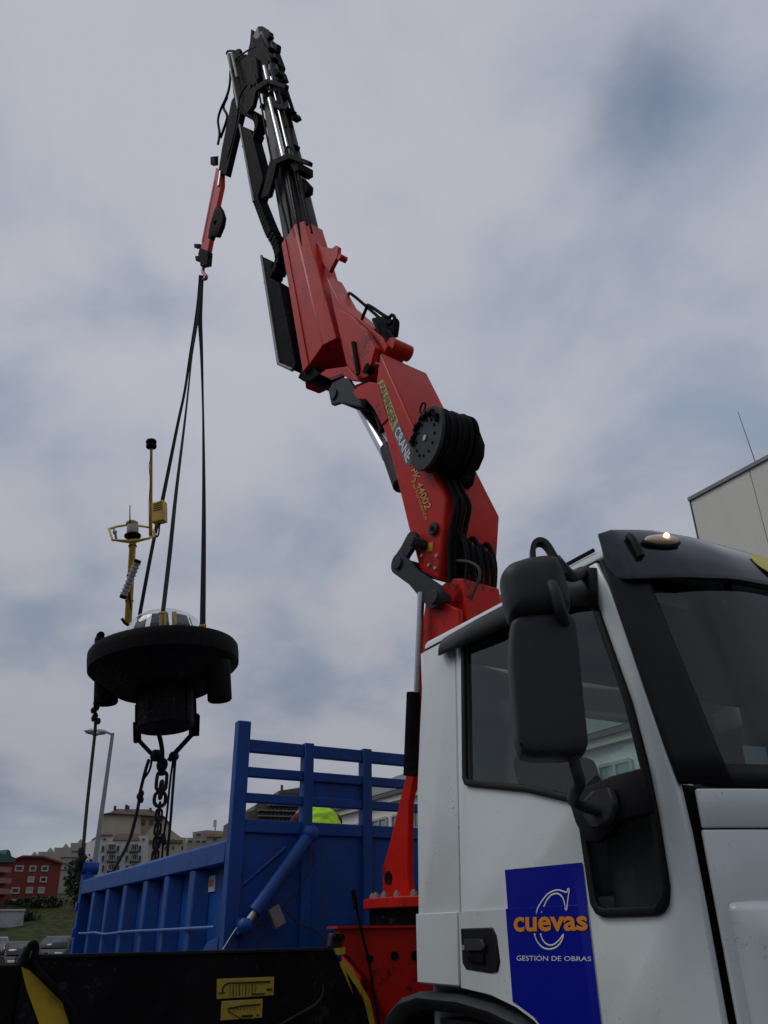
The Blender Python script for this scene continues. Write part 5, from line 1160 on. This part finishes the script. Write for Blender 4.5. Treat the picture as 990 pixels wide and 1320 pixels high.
# chain
ch = thing('mooring_chain', 'rusty black mooring chain hanging under the buoy into the tipper', 'chain', atD(200, 1140, BD-.4))
def chain_link(c, axis, side, L_, W_, r_):
    pts = []
    for i in range(20):
        a = 2*math.pi*i/20; x_, y_ = math.cos(a), math.sin(a)
        pts.append(c + side*(x_*W_) + axis*(y_*W_ + (L_/2-W_)*(1 if y_ > 0.01 else -1 if y_ < -0.01 else 0)))
    pts.append(pts[0]); return MB().tube(pts, r_, 7, 1).build('link', CHAINM, ch)
spec = [(208.3, 1007, .27, .070, .026, 1), (207.6, 1018, .23, .058, .028, 0), (206.2, 1030, .20, .078, .026, 1)]
yy = 1042; k = 0
while yy < 1165:
    spec.append((205.3-(yy-1044)*.085, yy, .165, .042, .0165, k % 2)); yy += 8.9; k += 1
for (x, y, L_, W_, r_, fl_) in spec:
    c_ = atD(x, y, BD-.08-(y-1000)*.0025); sd_ = _ri if fl_ else _fw
    sd_ = (Matrix.Rotation(R(25), 3, 'Z') @ sd_)
    chain_link(c_, V((0, 0, 1)), sd_, L_, W_, r_)

# ropes
def rope(label, pts, r_, knots=()):
    t_ = thing('rope', label, 'rope', pts[-1]); MB().tube(pts, r_, 7, 5).build('strand', ROPE, t_)
    for kp in knots:
        m_ = MB()
        for j in range(3): m_.ball(kp + V((random.uniform(-.03, .03), random.uniform(-.03, .03), (j-1)*.04)), random.uniform(.034, .046), 8, (1, 1, 1.3))
        m_.build('knot', ROPE, t_)
tp = V((TX1+.01, YN+.06, TZ1+.16))
tpd = (tp-CAM).dot(_f2)
r1 = [atD(122, 905, BD-.1), atD(123, 935, BD-.15), atD(118, 985, BD*.6+tpd*.4), atD(112, 1040, BD*.3+tpd*.7), atD(107, 1095, tpd-.02), tp+V((0, -.1, .02)), tp+V((.02, -.12, -.12))]
rope('black rope from the left ballast tube down to the tipper tail corner', r1, .022, [atD(124, 912, BD-.1), atD(123.5, 926, BD-.12), atD(104, 1102, tpd-.05), atD(103, 1112, tpd-.05)])
r2 = [atD(192, 979, BD-.1), atD(187, 995, BD-.1), atD(181, 1020, BD-.1), atD(177, 1045, BD-.15), atD(166, 1085, BD-.3), atD(147, 1121, BD-.6), atD(138, 1140, BD-.7)]
rope('black rope slanting left from the bridle to the tipper bed', r2, .024, [atD(180, 1027, BD-.1)])
MB().tube([atD(196, 977, BD-.1), atD(193, 992, BD-.1), atD(186, 1003, BD-.1)], .018, 6).build('strand', ROPE, bpy.data.objects['rope.001'])
rope('left of two thin ropes hanging right beside the chain', [atD(223, 980, BD-.1), atD(219, 1010, BD-.12), atD(215, 1050, BD-.2), atD(211, 1080, BD-.25), atD(206, 1140, BD-.4)], .016, [atD(211, 1082, BD-.25)])
rope('right of two thin ropes hanging right beside the chain', [atD(226, 978, BD-.1), atD(223, 1015, BD-.12), atD(220, 1055, BD-.2), atD(216, 1100, BD-.3), atD(214, 1140, BD-.4)], .020)

# lifting slings
HP = cp(262, 357, 0); HD = (HP-CAM).dot(_f2)
def sling(label, px, lug, wfun, wv, dn=0.0):
    lp = LUG[lug] + BA*.13; ld = (lp-CAM).dot(_f2); y0, y1 = px[0][1], px[-1][1]
    pts = [atD(x, y, HD+(ld-HD)*(y-y0)/(y1-y0)+dn*0) for x, y in px[:-1]] + [lp]
    return tag(MB().ribbon(pts, wfun, wv, .010, 5).build('lifting_sling', WEB), label, 'sling', 'webbing slings on the hook')
sling('leftmost webbing sling passing behind the yellow equipment box', [(259.5, 355), (256.5, 387), (252, 418), (245.5, 456), (238, 505), (229.5, 545), (209, 647), (199.5, 690), (188.5, 747), (180, 789)], 'l', lambda f: .09-.045*math.sin(f*3.1+.2)**2 if f < .75 else .055, lambda f: _ri*1.0+_fw*.35)
sling('middle webbing sling down to the near lug in front of the dome', [(260, 355), (257, 387), (253.5, 418), (247.5, 456), (244, 490), (238, 545), (227, 635), (219, 712), (207.5, 790)], 'n', lambda f: .035+.025*max(0, f-.3)+.012*math.sin(f*9), lambda f: _ri)
sling('rightmost webbing sling hanging straight to the right lug', [(260.5, 355), (258.5, 387), (257.8, 412), (259.7, 452), (261.3, 510), (262.2, 558), (262.8, 667), (263.4, 799)], 'r', lambda f: .060+.025*math.sin(f*7.5), lambda f: _ri+_fw*.2)

# ================================================================== PERSON in the tipper bed
PC = atX(422, 1048, -7.05); fz = TZ0
pe = thing('person', 'person in yellow-green high-visibility jacket bent over inside the tipper', 'person', (PC.x-.1, PC.y, fz))
def skin(name, joints, edges, mt, root=0, sub=2):
    me = bpy.data.meshes.new(name); o = ORG[pe.name]
    me.from_pydata([V(j[0])-o for j in joints], edges, [])
    ob = bpy.data.objects.new(name, me); col.objects.link(ob); ob.parent = pe; ORG[ob.name] = o
    me.materials.append(mt); md = ob.modifiers.new('skin', 'SKIN'); md.use_smooth_shade = True
    lay = me.skin_vertices[0].data if me.skin_vertices else None
    if lay is None:
        bm = bmesh.new(); bm.from_mesh(me); bm.verts.layers.skin.verify(); bm.to_mesh(me); bm.free(); lay = me.skin_vertices[0].data
    for i, j in enumerate(joints):
        lay[i].radius = j[1] if isinstance(j[1], tuple) else (j[1], j[1]); lay[i].use_root = (i == root)
    s_ = ob.modifiers.new('sub', 'SUBSURF'); s_.levels = sub; s_.render_levels = sub; return ob
bx_, by_ = PC.x, PC.y
J = lambda x, y, z: (bx_+x, by_+y, fz+z)
SKINM = mat('skin', (.42, .24, .17), .55, var=.06)
HIVIS = mat('high_vis_yellow', (.42, .72, .02), .75, var=.06, scale=14, bump=.25, bscale=12)
MAROON = mat('maroon_cloth', (.10, .012, .018), .85, var=.15); NAVY = mat('navy_trousers', (.012, .016, .03), .85, var=.2)
hipz = .93
body = [(J(0, 0, hipz), (.15, .12)), (J(-.05, 0, 1.15), (.15, .12)), (J(-.16, 0, 1.34), (.17, .12)), (J(-.28, 0, 1.41), (.09, .08)), (J(-.37, 0, 1.40), (.055, .055)), (J(-.45, 0, 1.38), (.085, .10)), (J(-.55, 0, 1.33), (.075, .085)),
        (J(0, .10, .88), .10), (J(-.04, .12, .5), .065), (J(.02, .12, .10), .045), (J(-.12, .13, .05), .045),
        (J(0, -.10, .88), .10), (J(-.02, -.12, .5), .065), (J(.04, -.12, .10), .045), (J(-.10, -.13, .05), .045),
        (J(-.2, .19, 1.35), .06), (J(-.38, .23, 1.10), .045), (J(-.55, .15, .92), .035), (J(-.2, -.19, 1.35), .06), (J(-.38, -.23, 1.10), .045), (J(-.55, -.15, .92), .035)]
E_ = [(0, 1), (1, 2), (2, 3), (3, 4), (4, 5), (5, 6), (0, 7), (7, 8), (8, 9), (9, 10), (0, 11), (11, 12), (12, 13), (13, 14), (2, 15), (15, 16), (16, 17), (2, 18), (18, 19), (19, 20)]
n0 = len(body)
for s_, w_ in ((1, 17), (-1, 20)):
    yb_ = .15*s_
    for k in range(5):
        j0 = len(body); dy = (k-2)*.02
        if k == 4: body += [(J(-.58, yb_-s_*.045, .90), .012), (J(-.61, yb_-s_*.06, .87), .010)]
        else: body += [(J(-.62, yb_+dy, .87), .011), (J(-.645-.006*(k % 2), yb_+dy, .835), .0095), (J(-.64, yb_+dy, .80), .008)]
        E_ += [(w_, j0)] + [(i, i+1) for i in range(j0, len(body)-1)]
skin('body', body, E_, SKINM)
skin('trousers', [(J(0, 0, hipz+.06), (.17, .135)), (J(0, .10, .86), .125), (J(-.04, .12, .5), .085), (J(.02, .12, .12), .07), (J(0, -.10, .86), .125), (J(-.02, -.12, .5), .085), (J(.04, -.12, .12), .07)], [(0, 1), (1, 2), (2, 3), (0, 4), (4, 5), (5, 6)], NAVY)
skin('jacket', [(J(.01, 0, hipz-.04), (.19, .155)), (J(-.04, 0, 1.14), (.20, .155)), (J(-.13, 0, 1.33), (.205, .135)), (J(-.24, 0, 1.395), (.15, .10)), (J(-.31, 0, 1.40), (.085, .07))], [(0, 1), (1, 2), (2, 3), (3, 4)], HIVIS, sub=4)
fold = bpy.data.textures.new('cloth_folds', 'CLOUDS'); fold.noise_scale = .13
jk = bpy.data.objects['jacket']; dm = jk.modifiers.new('folds', 'DISPLACE'); dm.texture = fold; dm.strength = .075; dm.mid_level = .5
for s_ in (1, -1): skin('sleeve', [(J(-.16, .13*s_, 1.33), .078), (J(-.21, .192*s_, 1.34), .080), (J(-.38, .235*s_, 1.10), .062), (J(-.53, .16*s_, .935), .048)], [(0, 1), (1, 2), (2, 3)], MAROON)
for s_ in (1, -1): MB().box(V(J(-.06, .12*s_, .05)), (.29, .10, .10)).build('boot', BLACKP, pe, bevel=.03, seg=3)
hh_ = V(J(-.47, 0, 1.40)); MB().ball(hh_, .118, 14, (1.05, .85, .95)).build('hair', mat('dark_hair', (.02, .014, .01), .8), pe)

# ================================================================== PARKED CARS
def make_car(name, label, paint):
    t_ = thing(name, label, 'car', (0, 0, 0), 'cars parked at the slope')
    low = [(-2.05, .32), (-2.10, .62), (-2.02, .86), (-1.0, .97), (1.25, .95), (1.75, .90), (2.05, .72), (2.10, .34)]
    rows = []
    for y, k in ((-.84, .93), (-.88, .985), (-.80, 1.0), (.80, 1.0), (.88, .985), (.84, .93)): rows.append([V((x*(.985 if abs(y) > .83 else 1), y, .32+(z-.32)*(k if z > .5 else 1))) for x, z in low])
    bd = MB().loft(rows).build('body', paint, t_, bevel=.04, seg=3)
    gh = [(-1.75, .93), (-1.25, 1.42), (-.9, 1.50), (.25, 1.50), (.55, 1.43), (1.25, .94)]
    rows = []
    for sgn in (-1, 1): rows.append([V((x, sgn*(.80 if z < 1 else .62), z)) for x, z in gh])
    MB().loft(rows).build('cabin', paint, t_, bevel=.05, seg=3)
    # glazing, slightly proud
    MB().add([V((1.262, -.70, .99)), V((1.262, .70, .99)), V((.62, .57, 1.425)), V((.62, -.57, 1.425))], [(0, 1, 2, 3)]).build('windscreen', PANE, t_, solid=.02)
    MB().add([V((-1.72, -.68, 1.0)), V((-1.72, .68, 1.0)), V((-1.3, .56, 1.40)), V((-1.3, -.56, 1.40))], [(0, 1, 2, 3)]).build('rear_window', PANE, t_, solid=.02)
    for sgn in (-1, 1):
        for a_, b_, c__, d__ in ((-1.4, -.45, -.45, -1.15), (-.38, .98, .42, -.38)):
            MB().add([V((a_, sgn*.800, 1.0)), V((b_, sgn*.800, 1.0)), V((c__, sgn*.645, 1.42)), V((d__, sgn*.645, 1.42))], [(0, 1, 2, 3)]).build('side_window', PANE, t_, solid=.03)
        MB().box((1.93, sgn*.62, .74), (.22, .34, .14)).build('headlight', mat('car_headlamp', (.6, .62, .64), .1, coat=.6), t_, bevel=.03)
        MB().box((.85, sgn*.95, 1.0), (.10, .16, .11)).build('wing_mirror', paint, t_, bevel=.03)
    MB().box((2.09, 0, .64), (.04, .7, .16)).build('grille', BLACKP, t_, bevel=.02)
    MB().box((2.115, 0, .46), (.02, .52, .11)).build('number_plate', WLETTER, t_)
    for x in (-1.35, 1.35):
        for sgn in (-1, 1):
            w_ = MB().lathe([(.02, -.09), (.20, -.09), (.21, .09), (.02, .07)], (x, sgn*.78, .32), (0, sgn, 0), 20).build('wheel', SILVER, t_)
            MB().lathe([(.20, -.10), (.31, -.10), (.325, 0), (.31, .10), (.20, .10)], (x, sgn*.78, .32), (0, sgn, 0), 24).build('tyre', RUBBER, w_)
    return t_
car1 = make_car('parked_car', 'dark grey-green car parked nearest the tail of the blue tipper', mat('grey_green_paint', (.028, .034, .036), .3, spec=.25, var=.05))
car2 = make_car('parked_car', 'dark maroon car nose-on at the left edge of the picture', mat('maroon_car_paint', (.03, .014, .018), .3, spec=.25, var=.05))
car3 = make_car('parked_car', 'pale grey car cut off by the left edge of the picture', mat('pale_car_paint', (.16, .165, .17), .3, spec=.25, var=.05))
for c_, px_, r_, turn in ((car1, 78, 48, -18), (car2, 26, 43, 12), (car3, -8, 50, 0)):
    d_ = azdir(px_, 1215); az = math.degrees(math.atan2(d_.y, d_.x)); q = CAM + d_*r_
    c_.location = (q.x, q.y, hill_h(r_, az % 360)+.02); c_.rotation_euler.z = math.atan2(-d_.y, -d_.x) + R(turn)
